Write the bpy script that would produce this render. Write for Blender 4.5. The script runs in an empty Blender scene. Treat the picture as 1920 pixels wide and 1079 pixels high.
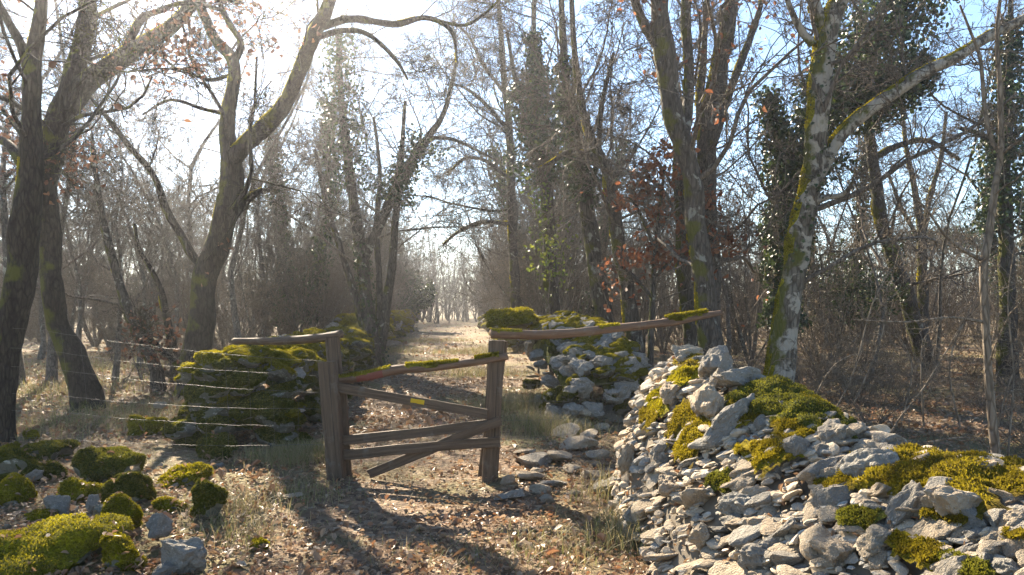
# A wooden gate on a walled woodland lane, low winter sun from the upper left behind the trees.
import bpy, bmesh, math, random
import numpy as np
from mathutils import Vector, Matrix, Quaternion, Euler

# ------------------------------------------------------------------ camera, sky, sun, exposure
sc = bpy.context.scene
COL = sc.collection
F, HZ, CX, CH = 1450.0, 570.0, 960.0, 1.55        # focal length in photo pixels, horizon row, centre column, eye height
cam_d = bpy.data.cameras.new('camera'); cam = bpy.data.objects.new('camera', cam_d); COL.objects.link(cam)
cam.location = (0, 0, CH); cam.rotation_euler = (math.radians(90), 0, 0)
cam_d.sensor_width = 36; cam_d.lens = 36 * F / 1920; cam_d.shift_y = (HZ - 539.5) / 1920
cam_d.clip_start = 0.05; cam_d.clip_end = 3000
sc.camera = cam

SUN_EL, SUN_AZ = math.radians(29.5), math.radians(-24.5)    # azimuth from +Y, negative = to the left
w = bpy.data.worlds.new('World'); sc.world = w; w.use_nodes = True
wn = w.node_tree.nodes; bgn = wn['Background']
sky = wn.new('ShaderNodeTexSky'); sky.sky_type = 'NISHITA'; sky.sun_disc = False
sky.sun_elevation = SUN_EL; sky.sun_rotation = SUN_AZ
sky.altitude = 200; sky.air_density = 1.0; sky.dust_density = .05; sky.ozone_density = 2.5
w.node_tree.links.new(sky.outputs[0], bgn.inputs[0]); bgn.inputs[1].default_value = 0.058
sd = bpy.data.lights.new('sun', 'SUN'); sd.energy = 5.0; sd.angle = math.radians(0.55); sd.color = (1.0, 0.86, 0.66)
sun = bpy.data.objects.new('sun', sd); COL.objects.link(sun)
SDIR = Vector((math.sin(SUN_AZ) * math.cos(SUN_EL), math.cos(SUN_AZ) * math.cos(SUN_EL), math.sin(SUN_EL)))
sun.rotation_euler = SDIR.to_track_quat('Z', 'Y').to_euler(); sun.location = (-20, 40, 30)
vs = sc.view_settings; vs.view_transform = 'Standard'; vs.look = 'None'; vs.gamma = 1.0; vs.use_curve_mapping = False
vs.exposure = 2.4
cy = sc.cycles
cy.use_denoising = True; cy.max_bounces = 6; cy.diffuse_bounces = 3; cy.glossy_bounces = 2
cy.transmission_bounces = 3; cy.volume_bounces = 0; cy.transparent_max_bounces = 4
cy.sample_clamp_indirect = 4.0

# ------------------------------------------------------------------ helpers
rng = np.random.default_rng(11)
def P(px, py, d):
    """the point at distance d that the photo shows at column px, row py"""
    return np.array([(px - CX) / F * d, d, CH - (py - HZ) / F * d])
def nrm(a): return a / np.maximum(np.linalg.norm(a, axis=-1, keepdims=True), 1e-9)

def _hash(i, j, k, s):
    n = (i * 374761393 + j * 668265263 + k * 2147483647 + s * 974634777) & 0xFFFFFFFF
    n = ((n ^ (n >> 13)) * 1274126177) & 0xFFFFFFFF
    n = ((n ^ (n >> 16)) * 2246822519) & 0xFFFFFFFF
    return ((n ^ (n >> 15)) & 0xFFFF) / 32767.5 - 1.0
def vnoise(p, s=0):
    p = np.asarray(p, float); i = np.floor(p).astype(np.int64); f = p - i; f = f * f * (3 - 2 * f)
    x, y, z = i[..., 0], i[..., 1], i[..., 2]; fx, fy, fz = f[..., 0], f[..., 1], f[..., 2]
    r = 0
    for a in (0, 1):
        for b in (0, 1):
            for c in (0, 1):
                r = r + _hash(x + a, y + b, z + c, s) * (fx if a else 1 - fx) * (fy if b else 1 - fy) * (fz if c else 1 - fz)
    return r
def fbm(p, oct=3, s=0):
    r, a, q = 0, 1.0, np.asarray(p, float)
    for o in range(oct):
        r = r + a * vnoise(q, s + o * 17); a *= .5; q = q * 2.03 + 1.7
    return r

def mesh(name, V, quads=None, tris=None, mat=None, smooth=True):
    me = bpy.data.meshes.new(name)
    V = np.asarray(V, np.float32).reshape(-1, 3)
    idx, start, tot = [], [], 0
    ls, lt = [], []
    for fa, k in ((quads, 4), (tris, 3)):
        if fa is not None and len(fa):
            fa = np.asarray(fa, np.int32).reshape(-1, k)
            idx.append(fa.ravel()); ls.append(tot + np.arange(len(fa)) * k); lt.append(np.full(len(fa), k)); tot += fa.size
    me.vertices.add(len(V)); me.vertices.foreach_set('co', V.ravel())
    if tot:
        me.loops.add(tot); me.loops.foreach_set('vertex_index', np.concatenate(idx))
        ls = np.concatenate(ls).astype(np.int32); lt = np.concatenate(lt).astype(np.int32)
        me.polygons.add(len(ls)); me.polygons.foreach_set('loop_start', ls); me.polygons.foreach_set('loop_total', lt)
        me.polygons.foreach_set('use_smooth', np.full(len(ls), bool(smooth)))
    me.update(calc_edges=True)
    if not isinstance(mat, tuple): me.validate()
    if isinstance(mat, tuple):                      # fronds (quads) and the skin they grow from (tris)
        for m_ in mat: me.materials.append(m_)
        nq = 0 if quads is None else len(quads); me.polygons.foreach_set('material_index', np.r_[np.zeros(nq, np.int32), np.ones(len(me.polygons) - nq, np.int32)])
    elif mat is not None: me.materials.append(mat)
    return me
class MB:
    """collects arrays of verts, quads and tris into one mesh"""
    def __init__(s): s.V, s.Q, s.T, s.n = [], [], [], 0
    def add(s, V, Q=None, T=None):
        V = np.asarray(V, float).reshape(-1, 3); s.V.append(V)
        if Q is not None and len(Q): s.Q.append(np.asarray(Q) + s.n)
        if T is not None and len(T): s.T.append(np.asarray(T) + s.n)
        s.n += len(V)
    def get(s):
        return (np.concatenate(s.V) if s.V else np.zeros((0, 3)), np.concatenate(s.Q) if s.Q else None, np.concatenate(s.T) if s.T else None)
    def mesh(s, name, mat, smooth=True, off=None):
        V, Q, T = s.get()
        if off is not None: V = V - np.asarray(off)
        return mesh(name, V, Q, T, mat, smooth)
def ob(name, me, parent=None, loc=(0, 0, 0), rot=(0, 0, 0), scale=(1, 1, 1), label=None):
    o = bpy.data.objects.new(name, me); COL.objects.link(o)
    o.location = loc; o.rotation_euler = rot; o.scale = scale
    if parent is not None: o.parent = parent
    if label: o['label'] = label
    return o
def tag(o, label, cat, group=None):
    o['label'] = label; o['category'] = cat
    if group: o['group'] = group
    return o
def thing(name, label, cat, loc=(0, 0, 0), group=None):
    o = bpy.data.objects.new(name, None); COL.objects.link(o); o.location = loc; o.empty_display_size = .2
    o['kind'] = 'thing'
    return tag(o, label, cat, group)
def kind(o, k): o['kind'] = k; return o

def tubes(pts, rad, S):
    """(B,N,3) polylines + (B,N) radii -> verts, quads"""
    pts = np.asarray(pts, float); rad = np.asarray(rad, float)
    B, N = rad.shape
    t = nrm(np.gradient(pts, axis=1))
    d = nrm(pts[:, -1] - pts[:, 0] + 1e-6)
    ref = np.where(np.abs(d[:, 2:3]) > .75, np.array([[1., .13, .0]]), np.array([[.1, .07, 1.]]))[:, None, :]
    a = nrm(np.cross(t, ref)); b = np.cross(t, a)
    th = np.arange(S) * 2 * math.pi / S
    V = pts[:, :, None, :] + rad[:, :, None, None] * (a[:, :, None, :] * np.cos(th)[None, None, :, None] + b[:, :, None, :] * np.sin(th)[None, None, :, None])
    i = np.arange(B)[:, None, None] * N * S + np.arange(N - 1)[None, :, None] * S
    k = np.arange(S)[None, None, :]; k2 = (k + 1) % S
    Q = np.stack([i + k, i + k2, i + S + k2, i + S + k], -1).reshape(-1, 4)
    return V.reshape(-1, 3), Q
def grow(pp, pr, n, t0, t1, ang, length, N, gnarl, trop, rf, rt, r, rmin=.002, lentaper=.5, rel=True):
    """n children on each parent polyline; returns their polylines and radii"""
    B, NP = pr.shape
    L = np.linalg.norm(np.diff(pp, axis=1), axis=2).sum(1)
    t = t0 + (t1 - t0) * (np.arange(n)[None, :] + r.random((B, n))) / n
    x = t * (NP - 1); i = np.minimum(x.astype(int), NP - 2); f = (x - i)[..., None]
    bi = np.arange(B)[:, None]
    p = pp[bi, i] * (1 - f) + pp[bi, i + 1] * f
    rr = pr[bi, i] * (1 - f[..., 0]) + pr[bi, i + 1] * f[..., 0]
    d = nrm(pp[bi, i + 1] - pp[bi, i]).reshape(-1, 3)
    p = p.reshape(-1, 3); rr = rr.ravel(); t = t.ravel()
    q = nrm(np.cross(d, r.normal(size=d.shape)))
    a = np.radians(ang + r.normal(0, 10, len(d)))[:, None]
    v = nrm(d * np.cos(a) + q * np.sin(a))
    ln = (np.repeat(L, n) if rel else 1.0) * length * (1 - lentaper * (t - t0) / max(t1 - t0, 1e-6)) * r.uniform(.6, 1.25, len(d))
    out = [p]
    for s in range(1, N):
        v = nrm(v + r.normal(0, gnarl, v.shape) + np.array([0, 0, trop]))
        out.append(out[-1] + v * (ln / (N - 1))[:, None])
    pts = np.stack(out, 1)
    r0 = np.maximum(rr * rf * r.uniform(.75, 1.1, len(rr)), rmin)
    k = np.linspace(0, 1, N)[None, :]
    rad = np.maximum(r0[:, None] * (1 - k * (1 - rt)), rmin * .75)
    return pts, rad
def resample(pts, rad, n):
    """a smooth curve through the given points"""
    pts = np.asarray(pts, float); rad = np.asarray(rad, float)
    s = np.r_[0, np.cumsum(np.linalg.norm(np.diff(pts, axis=0), axis=1))]
    u = np.linspace(0, s[-1], n); k = np.clip(np.searchsorted(s, u, 'right') - 1, 0, len(pts) - 2)
    f = ((u - s[k]) / np.maximum(s[k + 1] - s[k], 1e-9))[:, None]
    A = np.vstack([2 * pts[0] - pts[1], pts, 2 * pts[-1] - pts[-2]])
    p0, p1, p2, p3 = A[k], A[k + 1], A[k + 2], A[k + 3]
    q = .5 * (2 * p1 + (p2 - p0) * f + (2 * p0 - 5 * p1 + 4 * p2 - p3) * f ** 2 + (3 * p1 - p0 - 3 * p2 + p3) * f ** 3)
    return q, np.interp(u, s, rad)

# ------------------------------------------------------------------ materials
class NT:
    def __init__(s, name):
        s.m = bpy.data.materials.new(name); s.m.use_nodes = True; s.t = s.m.node_tree; s.t.nodes.clear()
        s.out = s.n('ShaderNodeOutputMaterial')
    def n(s, ty, **kw):
        x = s.t.nodes.new(ty)
        for k, v in kw.items():
            if k.startswith('_'): setattr(x, k[1:], v)
            else: x.inputs[k.replace('__', ' ')].default_value = v
        return x
    def l(s, a, b): s.t.links.new(a, b)
    def ramp(s, fac, stops, interp='LINEAR'):
        r = s.n('ShaderNodeValToRGB'); r.color_ramp.interpolation = interp; e = r.color_ramp.elements
        while len(e) < len(stops): e.new(.5)
        for x, (p, c) in zip(e, stops):
            x.position = p; x.color = (*c, 1) if len(c) == 3 else c
        s.l(fac, r.inputs[0]); return r.outputs[0]
    def mix(s, fac, a, b, mode='MIX'):
        m = s.n('ShaderNodeMix', _data_type='RGBA', _blend_type=mode)
        for v, i in ((fac, 0), (a, 6), (b, 7)):
            if hasattr(v, 'links') or hasattr(v, 'node'): s.l(v, m.inputs[i])
            else: m.inputs[i].default_value = v if i == 0 else (*v, 1)
        return m.outputs[2]
    def math(s, op, a, b=None, clamp=False):
        m = s.n('ShaderNodeMath', _operation=op); m.use_clamp = clamp
        for i, v in enumerate((a, b)):
            if v is None: continue
            if hasattr(v, 'node'): s.l(v, m.inputs[i])
            else: m.inputs[i].default_value = v
        return m.outputs[0]
    def noise(s, vec, scale, detail=4, rough=.55, dist=0.0):
        x = s.n('ShaderNodeTexNoise', Scale=scale, Detail=detail, Roughness=rough, Distortion=dist)
        if vec is not None: s.l(vec, x.inputs['Vector'])
        return x.outputs['Fac']
    def coord(s, which='Object', scale=None):
        c = s.n('ShaderNodeTexCoord').outputs[which]
        if scale is None: return c
        m = s.n('ShaderNodeMapping', Scale=scale); s.l(c, m.inputs['Vector']); return m.outputs[0]
    def bump(s, h, strength, dist):
        b = s.n('ShaderNodeBump', Strength=strength, Distance=dist); s.l(h, b.inputs['Height']); return b.outputs[0]
    def rand(s):
        """one number for each loose piece, mixed with the object's own"""
        g = s.n('ShaderNodeNewGeometry').outputs['Random Per Island']; o = s.n('ShaderNodeObjectInfo').outputs['Random']
        return s.math('FRACT', s.math('ADD', g, o))
    def finish(s, color, rough=.85, normal=None, spec=.3, trans=0.0, tcol=None):
        b = s.n('ShaderNodeBsdfPrincipled', Roughness=rough); b.inputs['Specular IOR Level'].default_value = spec
        s.l(color, b.inputs['Base Color'])
        if normal is not None: s.l(normal, b.inputs['Normal'])
        if trans > 0:
            t = s.n('ShaderNodeBsdfTranslucent'); s.l(tcol if tcol is not None else color, t.inputs[0])
            m = s.n('ShaderNodeMixShader'); m.inputs[0].default_value = trans
            s.l(b.outputs[0], m.inputs[1]); s.l(t.outputs[0], m.inputs[2]); s.l(m.outputs[0], s.out.inputs[0])
        else: s.l(b.outputs[0], s.out.inputs[0])
        return s.m
def sep(t, v, i):
    x = t.n('ShaderNodeSeparateXYZ'); t.l(v, x.inputs[0]); return x.outputs[i]

def m_bark(name, dark, light, lichen=.0, moss=.0, scale=1.0, lich_col=(.34, .34, .29)):
    t = NT(name); c = t.coord('Object', (9 * scale, 9 * scale, 2.2 * scale)); o = t.coord('Object')
    n1 = t.noise(c, 2.2, 6, .65, .6)
    v = t.n('ShaderNodeTexVoronoi', Scale=2.6, _feature='DISTANCE_TO_EDGE'); t.l(c, v.inputs['Vector'])
    crack = t.ramp(v.outputs['Distance'], [(0, (0, 0, 0)), (.16, (1, 1, 1))])
    col = t.mix(t.ramp(n1, [(.3, (0, 0, 0)), (.72, (1, 1, 1))]), dark, light)
    col = t.mix(t.math('MULTIPLY', t.math('SUBTRACT', 1.0, crack), .6), col, tuple(x * .45 for x in dark))
    if lichen:
        ln = t.noise(o, 5.5 * scale, 5, .62, .5)
        k = .64 - .22 * lichen
        col = t.mix(t.ramp(ln, [(k, (0, 0, 0)), (k + .06, (1, 1, 1))]), col, lich_col)
    if moss:
        nz = sep(t, t.n('ShaderNodeNewGeometry').outputs['Normal'], 0)
        mn = t.noise(o, 3.0 * scale, 4, .6)
        f = t.math('ADD', mn, t.math('MULTIPLY', nz, -.16))
        k = .66 - .24 * moss
        col = t.mix(t.ramp(f, [(k, (0, 0, 0)), (k + .1, (1, 1, 1))]), col, (.085, .085, .018))
    h = t.math('ADD', t.math('MULTIPLY', crack, .6), n1)
    return t.finish(col, .9, t.bump(h, .8, .02), .2)
BARK_DARK = m_bark('dark_oak_bark', (.022, .017, .013), (.075, .060, .046), moss=.5)
BARK_GREY = m_bark('grey_bark', (.040, .034, .028), (.14, .12, .10), lichen=.2, moss=.3, lich_col=(.24, .235, .20))
BARK_PALE = m_bark('pale_lichen_bark', (.05, .040, .030), (.20, .175, .14), lichen=.75, moss=.45, scale=.9, lich_col=(.31, .28, .23))
BARK_TWIG = m_bark('twig_bark', (.085, .069, .054), (.24, .20, .16))
BARK_FAR = m_bark('pale_grey_bark', (.08, .07, .058), (.24, .21, .175), lichen=.25, lich_col=(.3, .3, .25))
BARK_STEM = m_bark('pale_stem_bark', (.12, .092, .066), (.30, .245, .18))

def m_rock(name, a, b, cc, warm=.5, lich=.5, scale=1.0):
    t = NT(name); o = t.coord('Object'); r = t.rand()
    ad = t.n('ShaderNodeVectorMath', _operation='ADD'); t.l(o, ad.inputs[0])
    cmb = t.n('ShaderNodeCombineXYZ'); t.l(t.math('MULTIPLY', r, 37.0), cmb.inputs[0]); t.l(t.math('MULTIPLY', r, 91.0), cmb.inputs[1]); t.l(cmb.outputs[0], ad.inputs[1])
    p = ad.outputs[0]
    n1 = t.noise(p, 3.0 * scale, 7, .68, .3); n2 = t.noise(p, 14 * scale, 5, .7)
    col = t.mix(t.ramp(n1, [(.32, (0, 0, 0)), (.68, (1, 1, 1))]), a, b)
    col = t.mix(t.ramp(r, [(.3, (0, 0, 0)), (1, (1, 1, 1))]), col, cc)
    col = t.mix(t.ramp(n2, [(.25, (.8, .8, .8)), (.42, (0, 0, 0))]), col, tuple(x * .35 for x in a))
    col = t.mix(t.ramp(t.noise(p, 7 * scale, 4, .6, .8), [(.62 - .05 * lich, (0, 0, 0)), (.68 - .05 * lich, (.75, .75, .75))]), col, (.52, .50, .44))
    v = t.n('ShaderNodeTexVoronoi', Scale=9 * scale); t.l(p, v.inputs['Vector'])
    h = t.math('ADD', t.math('ADD', t.math('MULTIPLY', n1, 1.2), t.math('MULTIPLY', n2, .55)), t.math('MULTIPLY', v.outputs['Distance'], .35))
    return t.finish(col, .93, t.bump(h, .9, .05), .15)
ROCK_WARM = m_rock('warm_limestone', (.36, .29, .205), (.53, .445, .33), (.44, .35, .25))
ROCK_GREY = m_rock('grey_limestone', (.23, .215, .185), (.37, .345, .30), (.31, .275, .225))
ROCK_DARK = m_rock('mossy_limestone', (.11, .105, .085), (.20, .19, .15), (.15, .14, .10), lich=.1)

def m_moss(name, a, b, tc, trans=.45):
    t = NT(name); o = t.coord('Object'); r = t.rand()
    n = t.noise(o, 5, 4, .6); n2 = t.noise(o, 60, 3, .7)
    col = t.mix(t.ramp(n, [(.35, (0, 0, 0)), (.68, (1, 1, 1))]), a, b)
    col = t.mix(t.math('MULTIPLY', n2, .35), col, (.03, .028, .006))
    col = t.mix(t.ramp(r, [(.0, (.75, .75, .75)), (.5, (0, 0, 0))]), col, (.035, .028, .006)); col = t.mix(t.ramp(r, [(.6, (0, 0, 0)), (1, (.5, .5, .5))]), col, (.34, .26, .03))
    col = t.mix(t.ramp(t.noise(o, 11, 4, .65, .5), [(.56, (0, 0, 0)), (.68, (.75, .75, .75))]), col, (.085, .055, .018))
    tcol = t.mix(.35, col, tc)
    fr = t.finish(col, .8, t.bump(n2, .6, .01), .15, trans, tcol)
    t = NT(name + '_mat'); o = t.coord('Object'); n = t.noise(o, 5, 4, .6); n2 = t.noise(o, 55, 4, .75)
    col = t.mix(t.ramp(n, [(.35, (0, 0, 0)), (.68, (1, 1, 1))]), a, b); col = t.mix(t.ramp(n2, [(.35, (.85, .85, .85)), (.6, (0, 0, 0))]), col, (.022, .02, .006))
    return fr, t.finish(col, .95, t.bump(n2, 1.0, .02), .05)
MOSS = m_moss('moss_yellow_green', (.12, .115, .010), (.30, .26, .014), (.62, .53, .015), .4)
MOSS_RIM = m_moss('bark_moss_painted_sun_rim', (.16, .145, .012), (.38, .33, .02), (.85, .70, .03), .6)  # limb moss brightened so its colour carries the backlit sun rim
MOSS_DEEP = m_moss('moss_deep_green', (.045, .055, .012), (.12, .125, .018), (.34, .34, .03), .35)
MOSS_GOLD = m_moss('moss_golden', (.12, .082, .012), (.29, .225, .014), (.52, .42, .02), .35)

def m_leaf(name, stops, trans=.4, rough=.55, spec=.35):
    t = NT(name); r = t.rand()
    col = t.ramp(r, stops); n = t.noise(t.coord('Object'), 25, 2)
    col = t.mix(t.math('MULTIPLY', n, .3), col, (.05, .035, .02))
    return t.finish(col, rough, None, spec, trans)
LITTER = m_leaf('dead_leaf_litter', [(0, (.16, .095, .055)), (.25, (.33, .21, .12)), (.5, (.43, .30, .185)), (.72, (.28, .16, .085)), (.90, (.36, .17, .08)), (1, (.56, .46, .33))], .3, .5, .4)
RUSSET = m_leaf('russet_oak_leaf', [(0, (.17, .055, .03)), (.5, (.28, .10, .045)), (1, (.36, .16, .08))], .45)
BROWN_LEAF = m_leaf('withered_brown_leaf', [(0, (.11, .05, .03)), (.6, (.20, .095, .055)), (1, (.30, .15, .08))], .4)
IVY = m_leaf('ivy_leaf', [(0, (.018, .035, .014)), (.6, (.035, .062, .02)), (.9, (.06, .095, .025)), (1, (.13, .16, .03))], .3, .4, .4)
SPRING_LEAF = m_leaf('fresh_green_leaf', [(0, (.06, .10, .02)), (.6, (.15, .20, .03)), (1, (.26, .27, .04))], .5)
STRAW = m_leaf('dry_grass', [(0, (.26, .20, .10)), (.45, (.45, .36, .19)), (.7, (.30, .28, .10)), (1, (.15, .18, .045))], .35, .6)

def m_ground(name, base, grassy):
    t = NT(name); o = t.coord('Object')
    v = t.n('ShaderNodeTexVoronoi', Scale=19, Randomness=1.0); t.l(o, v.inputs['Vector'])
    rr = sep(t, v.outputs['Color'], 0)
    leaf = t.ramp(rr, [(0, (.08, .05, .03)), (.3, (.19, .125, .075)), (.55, (.27, .19, .12)), (.8, (.16, .095, .055)), (1, (.36, .29, .20))])
    big = t.noise(o, .55, 5, .6); fine = t.noise(o, 40, 4, .7)
    gr = t.mix(fine, (.10, .09, .032), (.27, .225, .10))
    f = t.ramp(big, [(.52 - .12 * grassy, (0, 0, 0)), (.62 - .06 * grassy, (1, 1, 1))])
    col = t.mix(t.math('MULTIPLY', f, .85), leaf, gr)
    col = t.mix(t.ramp(fine, [(.3, (.7, .7, .7)), (.5, (0, 0, 0))]), col, base)
    h = t.math('ADD', v.outputs['Distance'], fine)
    return t.finish(col, .9, t.bump(h, .8, .03), .2)
GROUND = m_ground('leafy_ground', (.05, .036, .024), .7)
PATHM = m_ground('leafy_track', (.055, .04, .026), .1)

def m_wood(name, a, b, scale=1.0):
    t = NT(name); c = t.coord('Object', (1.3 * scale, 34 * scale, 34 * scale)); o = t.coord('Object'); r = t.n('ShaderNodeObjectInfo').outputs['Random']
    n = t.noise(c, 1.6, 6, .7, .4); n2 = t.noise(o, 7, 4, .6)
    col = t.mix(t.ramp(n, [(.32, (0, 0, 0)), (.66, (1, 1, 1))]), a, b)
    col = t.mix(t.math('MULTIPLY', r, .3), col, (.085, .062, .042))
    col = t.mix(t.ramp(n2, [(.6, (0, 0, 0)), (.72, (.5, .5, .5))]), col, (.17, .155, .13))
    crack = t.noise(t.coord('Object', (.8, 60, 60)), 1.0, 3, .5)
    col = t.mix(t.ramp(crack, [(.27, (.85, .85, .85)), (.36, (0, 0, 0))]), col, (.02, .014, .01))
    return t.finish(col, .8, t.bump(t.math('ADD', n, crack), .7, .008), .25)
WOOD = m_wood('weathered_wood', (.060, .040, .026), (.155, .108, .072))
WOODR = m_wood('reddish_pole_wood', (.085, .048, .03), (.20, .125, .082), .7)
def m_flat(name, c, rough=.6, metal=0, var=.25):
    t = NT(name); n = t.noise(t.coord('Object'), 30, 4, .7)
    m = t.finish(t.mix(t.math('MULTIPLY', n, var), c, tuple(x * .35 for x in c)), rough)
    for x in t.t.nodes:
        if x.type == 'BSDF_PRINCIPLED': x.inputs['Metallic'].default_value = metal
    return m
WIRE = m_flat('galvanised_wire', (.18, .165, .15), .55, .2)
RED = m_flat('faded_red_paint', (.20, .065, .048), .8, 0, .6); YEL = m_flat('yellow_paint', (.62, .40, .015), .6, 0, .3)

# ------------------------------------------------------------------ ground and track
def lane_l(y): return -1.95 - .083 * y          # left and right edge of the walled lane
def lane_r(y): return 1.35 - .080 * y
def gz(x, y):
    x = np.asarray(x, float); y = np.asarray(y, float); o = np.zeros_like(x + y)
    p = np.stack(np.broadcast_arrays(x * .45, y * .45, o), -1); q = np.stack(np.broadcast_arrays(x * 2.3, y * 2.3, o + 5), -1)
    mid = (x - (lane_l(y) + lane_r(y)) / 2)
    side = np.clip(np.abs(mid) / 2.2, 0, 1) ** 2
    return .035 * vnoise(p, 3) + .012 * vnoise(q, 4) + .05 * side - .03 + np.clip((y - 60) * .004, 0, 3)
def gzf(x, y): return float(gz(x, y))
def sheet(name, xs, ys, mat, lift=0, xf=None):
    X, Y = np.meshgrid(xs, ys)
    if xf is not None: X = xf(X, Y)
    V = np.stack([X, Y, gz(X, Y) + lift], -1).reshape(-1, 3)
    nx, ny = len(xs), len(ys); i = np.arange(ny - 1)[:, None] * nx + np.arange(nx - 1)[None, :]
    Q = np.stack([i, i + 1, i + nx + 1, i + nx], -1).reshape(-1, 4)
    return mesh(name, V, Q, None, mat)
xs = np.r_[np.linspace(-600, -40, 15)[:-1], np.linspace(-40, -9, 32)[:-1], np.linspace(-9, 6, 101)[:-1], np.linspace(6, 40, 35)[:-1], np.linspace(40, 600, 15)]
ys = np.r_[np.linspace(-60, 1, 12)[:-1], np.linspace(1, 24, 150)[:-1], np.linspace(24, 90, 60)[:-1], np.linspace(90, 900, 15)]
g = kind(ob('ground', sheet('ground', xs, ys, GROUND)), 'structure'); g['label'] = 'leaf strewn woodland ground with dry grass'
def pathx(X, Y):
    c = (lane_l(Y) + lane_r(Y)) / 2 + .12 * np.sin(Y * .35); hw = .95 + .18 * vnoise(np.stack([X * 0, Y * .9, X * 0 + np.sign(X) * 9], -1), 5)
    return c + X * hw
pth = kind(ob('path', sheet('path', np.linspace(-1, 1, 13), np.linspace(1, 75, 300), PATHM, .006, pathx)), 'structure')
pth['label'] = 'trodden leaf covered track running through the gate'

# ------------------------------------------------------------------ rocks and moss
def ico(n):
    bm = bmesh.new(); bmesh.ops.create_icosphere(bm, subdivisions=n, radius=1); bm.verts.ensure_lookup_table()
    V = np.array([v.co[:] for v in bm.verts]); T = np.array([[v.index for v in f.verts] for f in bm.faces]); bm.free(); return V, T
ICO = {n: ico(n) for n in (2, 3, 4, 5)}
def rock_shape(seed, sub=3, planes=11, rough=.10, flat=1.0, pit=.0):
    """an angular lump about 2 units across: a ball cut by planes, then weathered"""
    r = np.random.default_rng(seed); V, T = ICO[sub]; V = V.copy()
    for k in range(planes):
        n = nrm(r.normal(size=3) * np.array([1, 1, 1.3])); h = r.uniform(.45, .85)
        e = np.maximum(V @ n - h, 0); V -= e[:, None] * n * .96
    n0 = nrm(V)
    V += n0 * (rough * fbm(V * 1.7 + seed, 4, seed % 97))[:, None]
    if pit: V -= n0 * (pit * np.clip(vnoise(V * 4.2 + seed, 7) - .1, 0, 1))[:, None]
    V *= np.array([1, r.uniform(.7, .95), flat])
    return V / np.abs(V).max(0)[0], T
def vnorm(V, T):
    fn = np.cross(V[T[:, 1]] - V[T[:, 0]], V[T[:, 2]] - V[T[:, 0]]); N = np.zeros_like(V)
    for k in range(3): np.add.at(N, T[:, k], fn)
    return nrm(N), fn
def blades(pos, nor, length, width, r, lean=.6, up=.3):
    """one small pointed frond at each position"""
    n = len(pos); d = nrm(nor + r.normal(0, lean, (n, 3)) + np.array([0, 0, up])); s = nrm(np.cross(d, r.normal(size=(n, 3))))
    L = (length * r.uniform(.5, 1.3, n))[:, None]; W = (width * r.uniform(.7, 1.3, n))[:, None]
    bow = nor * L * .12
    V = np.stack([pos - s * W * .5, pos + d * L * .55 + s * W * .6 + bow, pos + d * L, pos + d * L * .5 - s * W * .6 + bow], 1).reshape(-1, 3)
    Q = (np.arange(n) * 4)[:, None] + np.arange(4)[None, :]
    return V, Q
def moss_on(V, T, mask, thick, n, length, width, seed, lean=.6, up=.3):
    """a moss coat over the part of a surface where mask (per vertex) is positive: a lumpy skin and its fronds"""
    r = np.random.default_rng(seed); N, fn = vnorm(V, T)
    m = np.clip(mask, -.4, 1)
    lump = .75 + .5 * fbm(V * (2.2 / max(np.ptp(V[:, 0]), .05)) * 3, 2, seed)
    W = V + N * (thick * np.where(m > 0, np.sqrt(np.clip(m, 0, 1)) * lump, m))[:, None]
    keep = (mask[T] > -.25).all(1); T2 = T[keep]
    mb = MB()
    if not len(T2): return mb
    used = np.unique(T2); re = np.full(len(V), -1); re[used] = np.arange(len(used))
    mb.add(W[used], None, re[T2])
    hot = (mask[T] > 0).all(1); T3 = T[hot]
    if len(T3):
        ar = np.linalg.norm(np.cross(W[T3[:, 1]] - W[T3[:, 0]], W[T3[:, 2]] - W[T3[:, 0]]), axis=1)
        k = r.choice(len(T3), n, p=ar / ar.sum()); b = r.random((n, 2)); b = np.where(b.sum(1, keepdims=True) > 1, 1 - b, b)
        A, B, C = W[T3[k, 0]], W[T3[k, 1]], W[T3[k, 2]]
        pos = A + (B - A) * b[:, :1] + (C - A) * b[:, 1:]
        nn = nrm(N[T3[k, 0]])
        v, q = blades(pos, nn, length, width, r, lean, up); mb.add(v, q)
    return mb
# shared stones: small angular pieces, slabs, and mossy stones with their coat
PIECES = [rock_shape(100 + k, 3, 12, .10, [.38, .6, .28, .75, .24, .45][k % 6], .06) for k in range(14)]
PIECE_ME = [mesh('stone_piece', V, None, T, ROCK_WARM if k % 3 else ROCK_GREY, False) for k, (V, T) in enumerate(PIECES)]
CHIPS = [rock_shape(300 + k, 2, 9, .06, [.33, .55, .26, .42][k % 4]) for k in range(16)]
BIG = [rock_shape(400 + k, 5, 11, .19, [.7, .85, .6][k % 3], .16) for k in range(8)]
BIG_ME = [mesh('boulder', V, None, T, ROCK_GREY, False) for V, T in BIG]
MSTONE, MCOAT = [], []
for k in range(7):
    V, T = rock_shape(500 + k, 4, 5, .22, .75)
    N, _ = vnorm(V, T)
    mask = N[:, 2] * .9 + .22 + .7 * fbm(V * 1.6 + k * 3, 3, k) - (0 if k % 3 else .35)
    MSTONE.append(mesh('mossy_stone', V, None, T, ROCK_DARK, False))
    MCOAT.append([moss_on(V, T, mask, .12, 3000, .06, .035, 900 + k, .45, .1).mesh('moss_coat', mt) for mt in (MOSS, MOSS_DEEP)])
def rq(r, tilt=.25): return (r.normal(0, tilt), r.normal(0, tilt), r.uniform(0, 6.283))

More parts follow.
